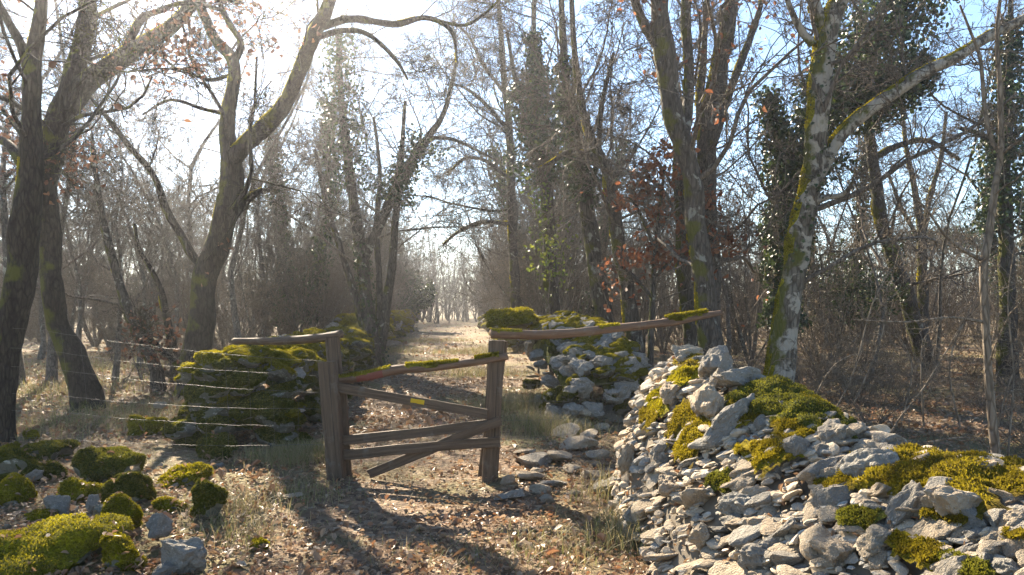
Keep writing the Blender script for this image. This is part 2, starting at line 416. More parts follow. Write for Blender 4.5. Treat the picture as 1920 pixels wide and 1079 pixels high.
# ------------------------------------------------------------------ right foreground wall: a slumped dry stone wall
WY = np.array([7.3, 6.95, 6.6, 6.2, 5.8, 5.4, 5.0, 4.5, 4.0, 3.5, 3.0, 2.2, 1.2])
WXB = np.array([1.35, 1.05, .86, .80, .78, .77, .78, .81, .87, .96, 1.05, 1.15, 1.2])
WXC = np.array([1.50, 1.42, 1.36, 1.38, 1.44, 1.58, 1.74, 1.90, 2.05, 2.15, 2.20, 2.25, 2.3])
WH = np.array([.12, .55, .98, 1.10, 1.09, 1.04, 1.00, .88, .80, .80, .78, .76, .75])
def wall_surf(y, t):
    """t: 0 foot of the face, 1 crest, 2 foot of the far side"""
    yi = lambda a: np.interp(-y, -WY, a)
    xb, xc, h = yi(WXB), yi(WXC), yi(WH)
    u = np.clip(t, 0, 1); b = np.clip(t - 1, 0, 1)
    x = xb + (xc - xb) * u + b * .75
    z = h * (1 - (1 - u) ** 2.3) ** .92 * (1 - b ** 1.6)
    return np.stack([x, y + 0 * x, z + gz(x, y)], -1)
wall = thing('dry_stone_wall', 'slumped pale limestone rubble wall with mossy boulders on top, largest in front', 'stone wall', (1.6, 4.6, 0))
wo = np.array(wall.location)
yy, tt = np.meshgrid(np.linspace(1.2, 7.3, 90), np.linspace(0, 2, 46), indexing='ij')
S = wall_surf(yy, tt); S = S - np.array([0, 0, .045]) + .02 * vnoise(S * 7, 2)[..., None]
i = np.arange(89)[:, None] * 46 + np.arange(45)[None, :]
ob('rubble_core', mesh('rubble_core', S.reshape(-1, 3) - wo, np.stack([i, i + 1, i + 47, i + 46], -1).reshape(-1, 4), None, m_flat('earthy_rubble', (.20, .165, .12), .95, 0, .6)), wall)
r = np.random.default_rng(5)
n = 3500
ysn = 7.1 - 4.6 * r.random(n) ** .85; tn = np.where(r.random(n) < .82, r.random(n) ** .9, 1 + .45 * r.random(n))
ps = wall_surf(ysn, tn); sz = np.exp(r.normal(math.log(.033), .50, n)); sz = np.clip(sz, .014, .095)
view = (sz / ysn) * (tn < 1.1)
order = np.argsort(-view); single = set(order[:275].tolist())
mb = [MB(), MB()]
for k in range(n):
    e = tuple((Quaternion((0, 1, 0), r.normal(-.28, .22)) @ Quaternion((1, 0, 0), r.normal(-.05, .22)) @ Quaternion((0, 0, 1), r.uniform(0, 6.283))).to_euler()); s = sz[k] * (1.2 if k in single else .9); sx = r.uniform(.8, 1.7)
    p = ps[k] + np.array([0, 0, r.uniform(-.012, .02)])
    if k in single:
        o = ob('stone', PIECE_ME[r.integers(14)], wall, p - wo, e, (s * sx, s, s * r.uniform(.75, 1.25)))
    else:
        V, T = CHIPS[r.integers(16)]
        M = np.array(Matrix.LocRotScale(Vector(p - wo), Euler(e).to_quaternion(), Vector((s * sx, s, s))))
        mb[k % 4 == 0].add(V @ M[:3, :3].T + M[:3, 3], None, T)
for m_, mt in zip(mb, (ROCK_WARM, ROCK_GREY)):
    kind(ob('stone_chips', m_.mesh('stone_chips', mt, False), wall), 'stuff')
_gy, _gt = np.meshgrid(np.linspace(2.4, 7.2, 160), np.linspace(0, 1.25, 60), indexing='ij'); _gs = wall_surf(_gy, _gt).reshape(-1, 3)
_gp = np.stack([CX + _gs[:, 0] / _gs[:, 1] * F, HZ + (CH - _gs[:, 2]) / _gs[:, 1] * F], -1)
def on_wall(px, py, d):
    """distance at which the line of sight meets the wall (d where it passes above the crest)"""
    e = np.hypot(_gp[:, 0] - px, _gp[:, 1] - py); near = e < 14
    return float(_gs[near, 1].min()) if near.any() else d
def put_rock(name, parent, base, px, py, d, wpx, hpx, me, rot=(0, 0, 0), deep=.8, label=None):
    """a stone whose picture is about wpx by hpx photo pixels at distance d"""
    d = on_wall(px, py, d) + .02; c = P(px, py, d); sx = wpx / F * d / 2; sz_ = hpx / F * d / 2
    return ob(name, me, parent, c - base, rot, (sx, sx * deep, sz_ * 1.35), label)
hero = [(1285, 668, 6.15, 95, 62, 0, (.1, .1, .4), ROCK_WARM), (1345, 690, 5.95, 120, 80, 1, (.2, -.3, 1.0), ROCK_GREY), (1392, 712, 5.7, 130, 66, 2, (.05, .12, .1), ROCK_GREY),
        (1325, 765, 5.75, 110, 120, 3, (.3, .5, 2.0), ROCK_WARM), (1385, 790, 5.55, 95, 130, 4, (.1, .9, .5), ROCK_GREY), (1640, 880, 4.3, 175, 165, 5, (.2, .3, 2.4), ROCK_GREY),
        (1575, 815, 4.65, 120, 80, 6, (.3, .1, 1.1), ROCK_GREY), (1500, 850, 4.85, 80, 80, 7, (.2, .4, .3), ROCK_GREY), (1545, 935, 4.4, 90, 60, 0, (.1, -.2, 2.0), ROCK_WARM),
        (1800, 965, 3.5, 190, 110, 1, (.2, .25, .2), ROCK_WARM), (1915, 985, 3.3, 90, 120, 2, (.9, .2, .5), ROCK_WARM), (1890, 1065, 3.05, 110, 60, 3, (.0, .2, 1.3), ROCK_GREY),
        (1705, 960, 3.9, 105, 120, 4, (.4, .4, .9), ROCK_GREY), (1390, 945, 4.95, 120, 90, 5, (.1, .2, 2.2), ROCK_GREY), (1430, 1040, 4.4, 110, 90, 6, (.2, .5, 2.9), ROCK_GREY),
        (1320, 1010, 4.6, 80, 70, 7, (.4, .4, .9), ROCK_WARM), (1250, 915, 5.2, 75, 70, 2, (.6, .3, 2.0), ROCK_WARM), (1180, 860, 6.0, 60, 90, 3, (.3, .2, 1.0), ROCK_WARM),
        (1560, 1040, 4.0, 130, 70, 1, (.1, .1, 1.9), ROCK_WARM), (1660, 1020, 3.75, 130, 60, 4, (.1, -.15, .4), ROCK_WARM), (1260, 735, 6.0, 70, 55, 6, (.3, .1, 1.4), ROCK_WARM)]
for (px, py, d, wp, hp, k, rot, mt) in hero:
    V, T = BIG[k]
    me = bpy.data.meshes.get('boulder_%d_%s' % (k, mt.name)) or mesh('boulder_%d_%s' % (k, mt.name), V, None, T, mt, False)
    put_rock('boulder', wall, wo, px, py, d, wp * .9, hp * .9, me, rot)
_my, _mt = np.meshgrid(np.linspace(2.5, 7.1, 300), np.linspace(0, 1.45, 110), indexing='ij'); MS = wall_surf(_my, _mt).reshape(-1, 3)
MS = MS + np.array([-.25, -.1, .9]) * (.018 + .022 * fbm(MS * 9, 3, 31) + .03 * vnoise(MS * 3.5, 33) + .024)[:, None]
_i = (np.arange(299)[:, None] * 110 + np.arange(109)[None, :]).ravel(); MT = np.vstack([np.stack([_i, _i + 1, _i + 111], 1), np.stack([_i, _i + 111, _i + 110], 1)])
MPX = np.stack([CX + MS[:, 0] / MS[:, 1] * F, HZ + (CH - MS[:, 2]) / MS[:, 1] * F], -1)
def wall_moss(px, py, d, wpx, hpx, seed, n, thick, length):
    """a ragged coat of moss round one spot of the wall"""
    d = on_wall(px, py, d); c = P(px, py, d); j = np.argmin(((MS - c) ** 2).sum(1)); c = MS[j]
    q = (MS - c) / np.array([wpx / F * d * .62, max(wpx, hpx) / F * d * .8, hpx / F * d * .62])
    mask = (1.02 if wpx > 110 else .98) - (q ** 2).sum(1) ** .5 + .55 * fbm(MS * 7 + seed, 3, seed) + .25 * vnoise(MS * 26, seed)
    k = np.unique(MT[(mask[MT] > -.3).all(1)]); re = np.full(len(MS), -1); re[k] = np.arange(len(k)); t_ = MT[(mask[MT] > -.3).all(1)]
    if not len(t_): return None
    return moss_on(MS[k], re[t_], mask[k] * 1.1, thick, n, length * .85, length * .26, seed, .6, .12)
for k, (px, py, d, wp, hp, mt, n_, ln) in enumerate([
        (1480, 752, 4.95, 170, 62, MOSS_DEEP, 8000, .018), (1545, 740, 4.75, 70, 40, MOSS_GOLD, 3000, .018), (1800, 880, 3.5, 215, 95, MOSS_GOLD, 12000, .022), (1880, 905, 3.35, 120, 60, MOSS_GOLD, 6000, .022),
        (1735, 920, 3.6, 60, 40, MOSS_GOLD, 2500, .020), (1270, 705, 6.05, 60, 46, MOSS, 3000, .02), (1235, 745, 6.0, 66, 56, MOSS, 3000, .02), (1212, 778, 6.05, 50, 46, MOSS_GOLD, 2600, .02),
        (1300, 798, 5.5, 92, 72, MOSS_GOLD, 5000, .02), (1275, 840, 5.35, 40, 56, MOSS_GOLD, 2500, .02), (1440, 860, 4.75, 78, 62, MOSS_GOLD, 4500, .02), (1400, 775, 5.2, 60, 46, MOSS_GOLD, 2500, .02),
        (1475, 800, 4.85, 40, 96, MOSS_GOLD, 3000, .018), (1770, 972, 3.4, 60, 28, MOSS_GOLD, 2000, .02), (1908, 1010, 3.2, 44, 50, MOSS_GOLD, 2500, .02), (1725, 1040, 3.55, 80, 44, MOSS_GOLD, 3000, .022),
        (1560, 900, 4.4, 50, 50, MOSS_GOLD, 2500, .018), (1300, 672, 5.95, 60, 24, MOSS_GOLD, 1800, .018), (1820, 1068, 3.2, 80, 24, MOSS_DEEP, 2000, .02), (1355, 905, 5.0, 40, 30, MOSS_DEEP, 1500, .018), (1620, 985, 4.0, 60, 36, MOSS_DEEP, 1800, .018)]):
    m_ = wall_moss(px, py, d, wp, hp, 40 + k, int(n_ * .8), .045 if wp > 150 else .026 if wp > 100 else .014, ln)
    if m_ is not None and m_.n: ob('moss', m_.mesh('moss', mt, True, wo), wall)
# tumbled stones at the foot of the wall beside the gate post
loose = [(1000, 850, 90, 50), (1045, 850, 80, 36), (990, 880, 70, 34), (1010, 905, 60, 34), (960, 915, 90, 40), (1085, 835, 80, 30), (1075, 868, 60, 36), (1110, 880, 66, 40), (1040, 895, 56, 30), (1130, 905, 60, 50),
         (985, 840, 50, 36), (1105, 815, 60, 30), (1060, 810, 70, 34), (1150, 780, 70, 40), (1090, 790, 50, 36), (1130, 800, 44, 26), (1010, 870, 40, 26), (950, 890, 50, 26), (1150, 870, 50, 50), (1025, 925, 44, 24), (1075, 910, 40, 30), (1120, 850, 50, 30)]
for k, (px, py, wp, hp) in enumerate(loose):
    d = F * CH / (py + hp * .35 - HZ); c = P(px, py + hp * .35, d); s = wp / F * d / 2
    o = ob('loose_stone', PIECE_ME[(k * 5) % 14], None, (c[0], c[1], gzf(c[0], c[1]) + s * .22), rq(r, .15), (s, s * .8, s * r.uniform(.7, 1.0)))
    tag(o, 'loose pale stone tumbled on the ground between gate post and big rubble wall', 'stone', 'stones tumbled at the foot of the rubble wall')
for k in range(26):
    px, py = r.uniform(930, 1170), r.uniform(830, 930); d = F * CH / (py - HZ); c = P(px, py, d); s = r.uniform(.02, .05)
    o = ob('loose_stone', PIECE_ME[r.integers(14)], None, (c[0], c[1], gzf(c[0], c[1]) + s * .25), rq(r, .2), (s, s * .8, s))
    tag(o, 'loose pale stone tumbled on the ground between gate post and big rubble wall', 'stone', 'stones tumbled at the foot of the rubble wall')

def put_rock_at(t, px, py, d, wp, hp, me, rot):
    c = P(px, py, d); sx = wp / F * d / 2; ob('stone', me, t, c - np.array(t.location), rot, (sx, sx * .7, hp / F * d / 2 * 1.4))
# ------------------------------------------------------------------ the other walls, mossy
def mossy_wall(name, label, ys_, xl, xr, h, n, s0, s1, seed, bare=.15, moss_deep=.6, endface=True):
    """stones heaped between the lines xl(y) and xr(y), a mound h(y) high, near end first"""
    r = np.random.default_rng(seed); y0, y1 = ys_
    t = thing(name, label, 'stone wall', ((xl(y0) + xr(y0)) / 2, y0, 0)); o0 = np.array(t.location)
    def surf(y, u):
        a, b = xl(y), xr(y); k = np.clip((y - y0) / .3, 0, 1) if endface else 1.0
        x = a + (b - a) * u; e = 1 - np.abs(2 * u - 1) ** 5.5
        return np.stack([x, y, gz(x, y) + h(y) * e * (.25 + .75 * k ** .6)], -1)
    Y, U = np.meshgrid(np.linspace(y0 + .22, y1, 60), np.linspace(.10, .90, 17), indexing='ij'); S = surf(Y, U) - np.array([0, 0, .20])
    i = np.arange(59)[:, None] * 17 + np.arange(16)[None, :]
    ob('rubble_core', mesh('rubble_core', S.reshape(-1, 3) - o0, np.stack([i, i + 1, i + 18, i + 17], -1).reshape(-1, 4), None, MOSS_DEEP[1]), t)
    yv = y0 + (y1 - y0) * r.random(n) ** 1.5; u = r.random(n)
    p = surf(yv, u)
    for k in range(n):
        s = r.uniform(s0, s1); e = rq(r, .22); pp = p[k] - np.array([0, 0, s * .35]) - o0
        if r.random() < bare:
            ob('stone', BIG_ME[r.integers(8)] if s > .14 else PIECE_ME[r.integers(14)], t, pp, e, (s, s, s * .8))
        else:
            j = r.integers(7); sc_ = (s * r.uniform(.9, 1.3), s, s * r.uniform(.6, .9))
            q = ob('stone', MSTONE[j], t, pp, e, sc_); ob('moss', MCOAT[j][int(r.random() < moss_deep - (.65 if p[k][2] > h(yv[k]) * .82 else 0))], q)  # topmost stones get the brighter moss: sunlight painted into the colour
    return t
lw = mossy_wall('mossy_wall', 'moss blanketed dry stone wall end with pale stones showing, beside the bare forked oak', (8.35, 19), lambda y: -2.88 - .083 * y, lambda y: -1.72 - .083 * y, lambda y: .96 + .05 * np.sin(y * 1.7), 300, .10, .32, 21, .05, .85)
for k, (px, py, d, wp, hp) in enumerate([(435, 775, 8.55, 110, 22), (425, 800, 8.45, 52, 34), (372, 778, 8.5, 22, 42), (487, 745, 8.7, 26, 60), (470, 775, 8.6, 36, 34), (405, 742, 8.75, 46, 24), (455, 728, 8.8, 40, 22), (300, 760, 8.9, 34, 18), (505, 812, 8.5, 40, 26), (350, 800, 8.4, 30, 22), (530, 760, 8.9, 26, 30)]):
    put_rock_at(lw, px, py, d, wp, hp, BIG_ME[k % 8], (0, 0, k * 1.3))
mossy_wall('mossy_wall', 'far stretch of moss capped wall along the sunny part of the lane', (21, 52), lambda y: -3.2 - .083 * y, lambda y: -1.95 - .083 * y, lambda y: 1.05 + .12 * np.sin(y * .9), 150, .25, .48, 22, .1, .45)
mw = mossy_wall('mossy_wall', 'moss humped grey stone wall behind the wire netting and the long mossy rail', (9.7, 15), lambda y: 1.36 - .080 * y, lambda y: 2.45 - .05 * y, lambda y: np.interp(y, [9.7, 11, 12.5, 15], [.72, 1.0, 1.25, 1.35]), 260, .10, .24, 23, .5, .7)
V, T = rock_shape(990, 4, 5, .25, .6); V = V * np.array([.5, .6, .32]); N, _ = vnorm(V, T); c = P(965, 604, 13.6) - np.array(mw.location)
q = ob('stone', mesh('hump_stone', V, None, T, ROCK_DARK, False), mw, c); ob('moss', moss_on(V, T, N[:, 2] + .7 + .4 * fbm(V * 3, 3, 5), .05, 4000, .04, .014, 991).mesh('moss', MOSS), q)
mossy_wall('mossy_wall', 'far mossy bank of stones beyond the bright green hump', (24, 50), lambda y: 1.7 - .080 * y, lambda y: 2.9 - .08 * y, lambda y: .8 + .1 * np.sin(y), 90, .22, .42, 24, .2, .5)

# ------------------------------------------------------------------ mossy rocks on the left
# (column, row of the middle, width, height in the photo, bare, moss, label)
rocks = [(55, 1010, 350, 170, 0, 0, 'biggest moss covered boulder, bright yellow on its shoulder, in the near corner'),
         (30, 868, 105, 74, 0, 1, 'round moss covered rock at the picture edge below the leaning trunk'),
         (95, 840, 92, 40, 0, 1, 'long low dark moss cushion just behind the other mossy rocks'),
         (205, 872, 120, 80, 0, 1, 'high domed mossy rock at the middle of the rock pile'),
         (245, 908, 90, 86, 0, 1, 'dark green mossy rock leaning against the high domed one'),
         (95, 884, 48, 36, 0, 1, 'small round moss ball between larger mossy rocks'),
         (18, 918, 84, 56, 0, 0, 'flat topped mossy rock cut by the picture edge'),
         (160, 918, 88, 46, 0, 0, 'low mossy rock with a yellow back in the middle of the pile'),
         (62, 894, 50, 32, 1, 0, 'grey slab wedged between the mossy rocks near the edge'),
         (105, 950, 54, 46, 1, 0, 'grey bare stone standing on edge among the mossy rocks'),
         (222, 962, 84, 70, 0, 0, 'sloping stone with a yellow moss back and a bare pale snout'),
         (178, 945, 38, 56, 1, 0, 'pale bare stone upright beside the sloping mossy stone'),
         (198, 992, 50, 46, 0, 0, 'pointed little mossy stone in front of the sloping one'),
         (300, 985, 62, 82, 1, 0, 'pale grey rock reared up like a beak'),
         (345, 1035, 95, 75, 1, 0, 'broad grey rock carrying the reared up beak stone'),
         (385, 937, 72, 76, 0, 1, 'upright dark moss dome with a bright rim beside the trodden track'),
         (318, 946, 56, 28, 0, 0, 'thin yellow moss pad behind the reared grey rock'),
         (352, 890, 86, 50, 0, 0, 'flat mossy stone on the leafy slope under the wire fence'),
         (83, 966, 60, 24, 0, 0, 'thin moss mat on the stony ground near the edge'),
         (405, 838, 96, 42, 0, 1, 'low green moss mat at the foot of the mossy wall end'),
         (275, 790, 56, 48, 0, 0, 'yellow capped rock at the outer foot of the mossy wall end'),
         (145, 872, 28, 26, 1, 0, 'small blue grey stone between two mossy rocks'),
         (230, 1035, 70, 60, 0, 0, 'mossy stone in front of the pile beside the biggest boulder'),
         (150, 985, 50, 26, 0, 0, 'small mossy stone perched behind the biggest boulder'),
         (225, 1003, 44, 52, 1, 0, 'brownish bare stone stuck upright among small mossy stones'),
         (487, 1018, 42, 20, 0, 0, 'little bright moss tuft alone on the track edge'),
         (20, 838, 30, 16, 0, 0, 'bright moss pad at the root of the leftmost trunk'),
         (60, 815, 40, 22, 0, 0, 'flat moss pad behind the rock pile in the sun'),
         (310, 1072, 60, 26, 1, 0, 'flat pale stone cut by the lower picture edge')]
r = np.random.default_rng(77)
ROCKTOP = []
for k, (px, py, wp, hp, bare, deep, lab) in enumerate(rocks):
    yb = py + hp * .5; d = F * CH / (yb - HZ)
    if k == 0: d = 4.55
    c = P(px, py, d); s = wp / F * d / 2; sh = hp / F * d / 2
    z = max(c[2], gzf(c[0], c[1]) + sh * .35)
    t = thing('rock' if bare else 'mossy_rock', lab, 'rock', (c[0], c[1], z), 'rocks tumbled in front of the left fence')
    e = (r.normal(0, .12), r.normal(0, .12) + (.9 if 'beak' in lab and 'like' in lab else 0), r.uniform(0, 6.28))
    if bare:
        V, T = BIG[k % 8]; ob('stone', BIG_ME[k % 8], t, (0, 0, 0), e, (s, s * .75, max(sh * 1.3, .03)))
    else:
        V, T = rock_shape(700 + k, 4, 13, .20, .85, .12); M = np.array(Euler(e).to_matrix()); V = (V @ M.T) * np.array([s, s * .85, sh * 1.3]) * 1.2 - np.array([0, 0, sh * .55])
        ob('stone', mesh('rock_stone', V, None, T, ROCK_DARK, False), t)
        N, _ = vnorm(V, T); mask = N[:, 2] * .95 + .33 + .6 * fbm(V / s * 1.9 + k, 3, k)
        up_ = np.where(N[:, 2] > .55)[0]; ROCKTOP.append(V[r.choice(up_, min(len(up_), 4 + int(wp / 9)))] + np.array([c[0], c[1], z + .03]))
        if k == 10: mask -= np.clip(-V[:, 0] / s - .2, 0, 1) * 2
        n_ = int(np.clip(wp * hp * .9, 1200, 8000))
        ob('moss', moss_on(V, T, mask, min(.03, s * .11), n_, .014 if d < 6 else .018, .007, 800 + k, .40, .08).mesh('moss', MOSS_DEEP if deep else MOSS), t)
for k in range(60):
    px, py = r.uniform(-20, 430), r.uniform(860, 1079); d = F * CH / (py - HZ); c = P(px, py, d); s = r.uniform(.02, .055)
    o = ob('small_stone', PIECE_ME[r.integers(14)], None, (c[0], c[1], gzf(c[0], c[1]) + s * .3), rq(r, .3), (s, s * .8, s))
    tag(o, 'small bare stone lying on the ground between the mossy rocks', 'stone', 'small stones between the mossy rocks')
V, T = PIECES[4]
o = ob('flat_stone', mesh('flat_stone', V, None, T, ROCK_WARM, False), None, tuple(P(550, 935, 6.15) * np.array([1, 1, 0]) + np.array([0, 0, .03])), (0, 0, .7), (.11, .075, .03))
tag(o, 'flat pale slab lying alone at the edge of the oak shadow', 'stone')

# ------------------------------------------------------------------ gate, posts and rails
def timber(name, parent, base, pts, wid, thick, mat, seed=0, round_=False, rough=.004, label=None):
    """a length of timber through pts (world): its own X axis runs along it; wid up, thick deep"""
    pts = np.array(pts, float); p0, p1 = pts[0], pts[-1]; L = np.linalg.norm(p1 - p0)
    X = Vector(p1 - p0).normalized(); Y = Vector((0, 1, 0)); Z = X.cross(Y).normalized(); Y = Z.cross(X).normalized()
    if Z.z < 0 and abs(X.z) < .9: Z = -Z; Y = Z.cross(X).normalized()
    R = np.array([X, Y, Z])                      # rows: local axes
    loc = (pts - p0) @ R.T
    n = max(12, int(L / .035)); q, w_ = resample(loc, np.linspace(1, 1, len(loc)) if np.isscalar(wid) else np.array(wid, float), n)
    W = q[:, 0] * 0 + wid if np.isscalar(wid) else w_
    if round_: th = np.arange(12) * 2 * math.pi / 12; prof = np.stack([np.cos(th), np.sin(th)], 1) * .5
    else:
        prof = np.array([(-.5, -.42), (-.5, -.15), (-.5, .15), (-.5, .42), (-.42, .5), (0, .5), (.42, .5), (.5, .42), (.5, .15), (.5, -.15), (.5, -.42), (.42, -.5), (0, -.5), (-.42, -.5)])
    K = len(prof)
    V = np.zeros((n, K, 3)); V[:, :, 0] = q[:, 0:1]
    V[:, :, 1] = q[:, 1:2] + prof[None, :, 0] * (thick if not round_ else W[:, None]); V[:, :, 2] = q[:, 2:3] + prof[None, :, 1] * W[:, None]
    nz = fbm(np.stack([V[..., 0] * 3, V[..., 1] * 22, V[..., 2] * 22], -1) + seed * 3.1, 3, seed)
    V[:, :, 1] += nz * rough * np.sign(prof[None, :, 0] + 1e-3); V[:, :, 2] += nz * rough * np.sign(prof[None, :, 1] + 1e-3)
    V[0, :, 0] += nz[0] * .012; V[-1, :, 0] += nz[-1] * .012
    i = np.arange(n - 1)[:, None] * K + np.arange(K)[None, :]; j = np.arange(n - 1)[:, None] * K + (np.arange(K)[None, :] + 1) % K
    Q = np.stack([i, j, j + K, i + K], -1).reshape(-1, 4)
    V = V.reshape(-1, 3); c0, c1 = len(V), len(V) + 1
    V = np.vstack([V, q[0] + [nz[0].mean() * .01, 0, 0], q[-1]])
    k = np.arange(K); k2 = (k + 1) % K
    T = np.vstack([np.stack([k2, k, np.full(K, c0)], 1), np.stack([(n - 1) * K + k, (n - 1) * K + k2, np.full(K, c1)], 1)])
    me = mesh(name, V, Q, T, mat, round_)
    o = ob(name, me, parent, p0 - base, Matrix(R.T).to_euler(), (1, 1, 1), label)
    return o, V, np.vstack([Q[:, [0, 1, 2]], Q[:, [0, 2, 3]], T]), R
def log_moss(o, V, T, x0, x1, seed, mat, n, thick=.014, length=.02):
    """moss along the top of a timber between x0 and x1 of its length"""
    L = V[:, 0].max(); N, _ = vnorm(V, T); f = V[:, 0] / L
    mask = N[:, 2] * 1.3 - .35 + .5 * fbm(V * 14, 2, seed); mask = np.where((f > x0) & (f < x1), mask, -1)
    return ob('moss', moss_on(V, T, mask, thick, n, length, .006, seed).mesh('moss', mat), o)
gd = 6.86
def post(name, label, top, bot, d, wpx, seed, mat=WOOD, deep=None):
    a, b = P(top[0], top[1], d), P(bot[0], bot[1], d); b = b + (b - a) * .06; wd = wpx / F * d
    o, V, T, R = timber(name, None, np.zeros(3), [b, a], wd, deep or wd, mat, seed, rough=.005)
    return tag(o, label, 'post')
post('gate_post', 'short squared wooden post, the front one of the two where the wires end', (614, 679), (631, 893), 6.84, 31, 1)
post('gate_post', 'tall wooden post behind the short one, with a rail on its top', (624, 634), (643, 890), 7.04, 24, 2)
post('gate_post', 'squared wooden post under the end of the long mossy rail, front of its pair', (931, 638), (919, 894), 6.95, 30, 3)
post('gate_post', 'slim post half hidden behind the squared post at the latch side', (941, 640), (908, 888), 7.14, 22, 4)
a = timber('fence_rail', None, np.zeros(3), [P(920, 626, 6.9), P(1010, 628, 7.0), P(1100, 622, 7.15), P(1190, 612, 7.3), P(1270, 602, 7.5), P(1352, 586, 7.7)], [.088, .085, .09, .08, .085, .05], .08, WOODR, 5, True, .006)
tag(a[0], 'long crooked pole rail reaching from gate post over the big rubble wall', 'rail')
log_moss(a[0], a[1], a[2], .72, .93, 61, MOSS, 3500, .022); log_moss(a[0], a[1], a[2], .42, .52, 62, MOSS, 500, .008, .012); log_moss(a[0], a[1], a[2], .0, .12, 63, MOSS, 300, .006, .012)
a = timber('fence_rail', None, np.zeros(3), [P(639, 627, 7.02), P(600, 634, 7.2), P(540, 639, 7.5), P(440, 641, 8.0)], [.075, .08, .085, .07], .07, WOOD, 6, True, .006)
tag(a[0], 'dark weathered pole rail running from tall post over the mossy wall end', 'rail')
gate = thing('wooden_gate', 'rough wooden field gate of nailed boards with red and yellow paint marks', 'gate', tuple(P(785, 890, gd)))
go = np.array(gate.location); bd = 6.84
a = timber('top_rail', gate, go, [P(628, 714, 6.97), P(690, 705, 6.90), P(740, 694, 6.87), P(800, 690, 6.86), P(870, 682, 6.86), P(952, 668, 6.86)], [.06, .085, .085, .075, .07, .06], .07, WOODR, 7, True, .006)
log_moss(a[0], a[1], a[2], .02, .36, 64, MOSS, 900, .010, .014); log_moss(a[0], a[1], a[2], .42, .74, 65, MOSS, 1600, .014, .016); log_moss(a[0], a[1], a[2], .80, .96, 66, MOSS, 1300, .016, .016)
def paint(parent, V, T, x0, x1, z0, z1, mat, seed):
    """a daub of paint: a skin over the front of the timber"""
    N, _ = vnorm(V, T); L = V[:, 0].max(); f = V[:, 0] / L
    fn = -N[:, 1] - .25; zz = V[:, 2] - np.interp(V[:, 0], *mid(V))
    msk = np.where((f > x0) & (f < x1) & (fn > 0) & (zz > z0) & (zz < z1), 1.0, -1.0)
    keep = (msk[T] > 0).all(1); T2 = T[keep]; u = np.unique(T2); re = np.full(len(V), -1); re[u] = np.arange(len(u))
    ob('paint_mark', mesh('paint_mark', V[u] + N[u] * .0025, None, re[T2], mat), parent)
def mid(V):
    x = np.unique(np.round(V[:, 0], 2)); return x, np.array([V[np.abs(V[:, 0] - k) < .03][:, 2].mean() for k in x])
paint(a[0], a[1], a[2], .13, .31, -.05, .03, RED, 1)
a = timber('diagonal_board', gate, go, [P(632, 727, bd + .03), P(913, 777, bd)], .086, .026, WOOD, 8)
# yellow blaze painted on the diagonal board: a thin rough edged daub
bx = np.linspace(0, 1, 16); e1 = .5 + .06 * vnoise(np.stack([bx * 9, bx * 0, bx * 0], -1), 3); e0 = -.5 + .06 * vnoise(np.stack([bx * 9, bx * 0 + 4, bx * 0], -1), 4)
x0_, x1_, zc = .49, .58, .006; LB = a[1][:, 0].max()
Vt = np.concatenate([np.stack([(x0_ + (x1_ - x0_) * bx) * LB, bx * 0 - .0185, zc + e * .038], -1) for e in (e0, e1)] + [np.stack([(x0_ + (x1_ - x0_) * bx) * LB, bx * 0 - .008, zc + e * .038], -1) for e in (e0, e1)])
k = np.arange(15); ob('paint_mark', mesh('paint_mark', Vt, np.vstack([np.stack([k, k + 1, k + 17, k + 16], 1), np.stack([k + 32, k + 33, k + 1, k], 1), np.stack([k + 16, k + 17, k + 49, k + 48], 1)]), None, YEL, False), a[0])
timber('board', gate, go, [P(641, 826, bd + .03), P(780, 812, bd + .02), P(915, 795, bd)], .082, .026, WOOD, 9)
timber('board', gate, go, [P(640, 855, bd + .02), P(760, 842, bd + .01), P(938, 829, bd - .02)], .088, .026, WOOD, 10)
timber('brace', gate, go, [P(692, 889, bd + .07), P(938, 789, bd - .03)], .085, .024, WOOD, 11)
timber('hanging_stile', gate, go, [P(652, 893, 6.98), P(640, 700, 6.98)], .07, .06, WOOD, 12)

# ------------------------------------------------------------------ wire fences
def wire(name, parent, base, pts, rad, n=30, seed=0):
    q, _ = resample(np.array(pts), np.ones(len(pts)), n); q = q + .006 * np.stack([0 * q[:, 0], vnoise(q * 5 + seed, 1), vnoise(q * 5 + seed, 2)], -1)
    V, Q = tubes(q[None], np.full((1, n), rad), 5); return ob(name, mesh(name, V - base, Q, None, WIRE), parent)
wf = thing('wire_fence', 'slack wire stock fence strung from short post past the trunks on the left', 'fence', tuple(P(606, 890, 6.84)))
wb = np.array(wf.location); A = np.array([(607, 678), (606, 706), (607, 737), (608, 768), (609, 800), (610, 834)]); Bq = np.array([(60, 618), (60, 655), (70, 690), (80, 740), (90, 772), (80, 822)])
for k in range(6):
    a_, b_ = P(*A[k], 6.83), P(*Bq[k], 8.4); m1 = a_ * .66 + b_ * .34 - [0, 0, .035]; m2 = a_ * .33 + b_ * .67 - [0, 0, .03]
    wire('strand', wf, wb, [a_, m1, m2, b_, P(-60, Bq[k][1] - 4, 8.7)], .0012, 40, k)
for k, x in enumerate(np.linspace(.08, .95, 13)):
    top = P(*A[0], 6.83) * (1 - x) + P(*Bq[0], 8.4) * x - [0, 0, .03]; bot = P(*A[5], 6.83) * (1 - x) + P(*Bq[5], 8.4) * x - [0, 0, .03]
    wire('stay', wf, wb, [top, (top + bot) / 2 + [.012, .0, 0], bot], .0008, 12, k + 20)
wf = thing('wire_fence', 'sagging wire netting between squared gate post and the big rubble wall', 'fence', tuple(P(940, 890, 7.0)))
wb = np.array(wf.location)
A = [(942, 662), (941, 688), (940, 718), (938, 752), (936, 790), (933, 826)]; Bq = [(1200, 668), (1200, 690), (1195, 716), (1190, 742), (1185, 768), (1170, 796)]
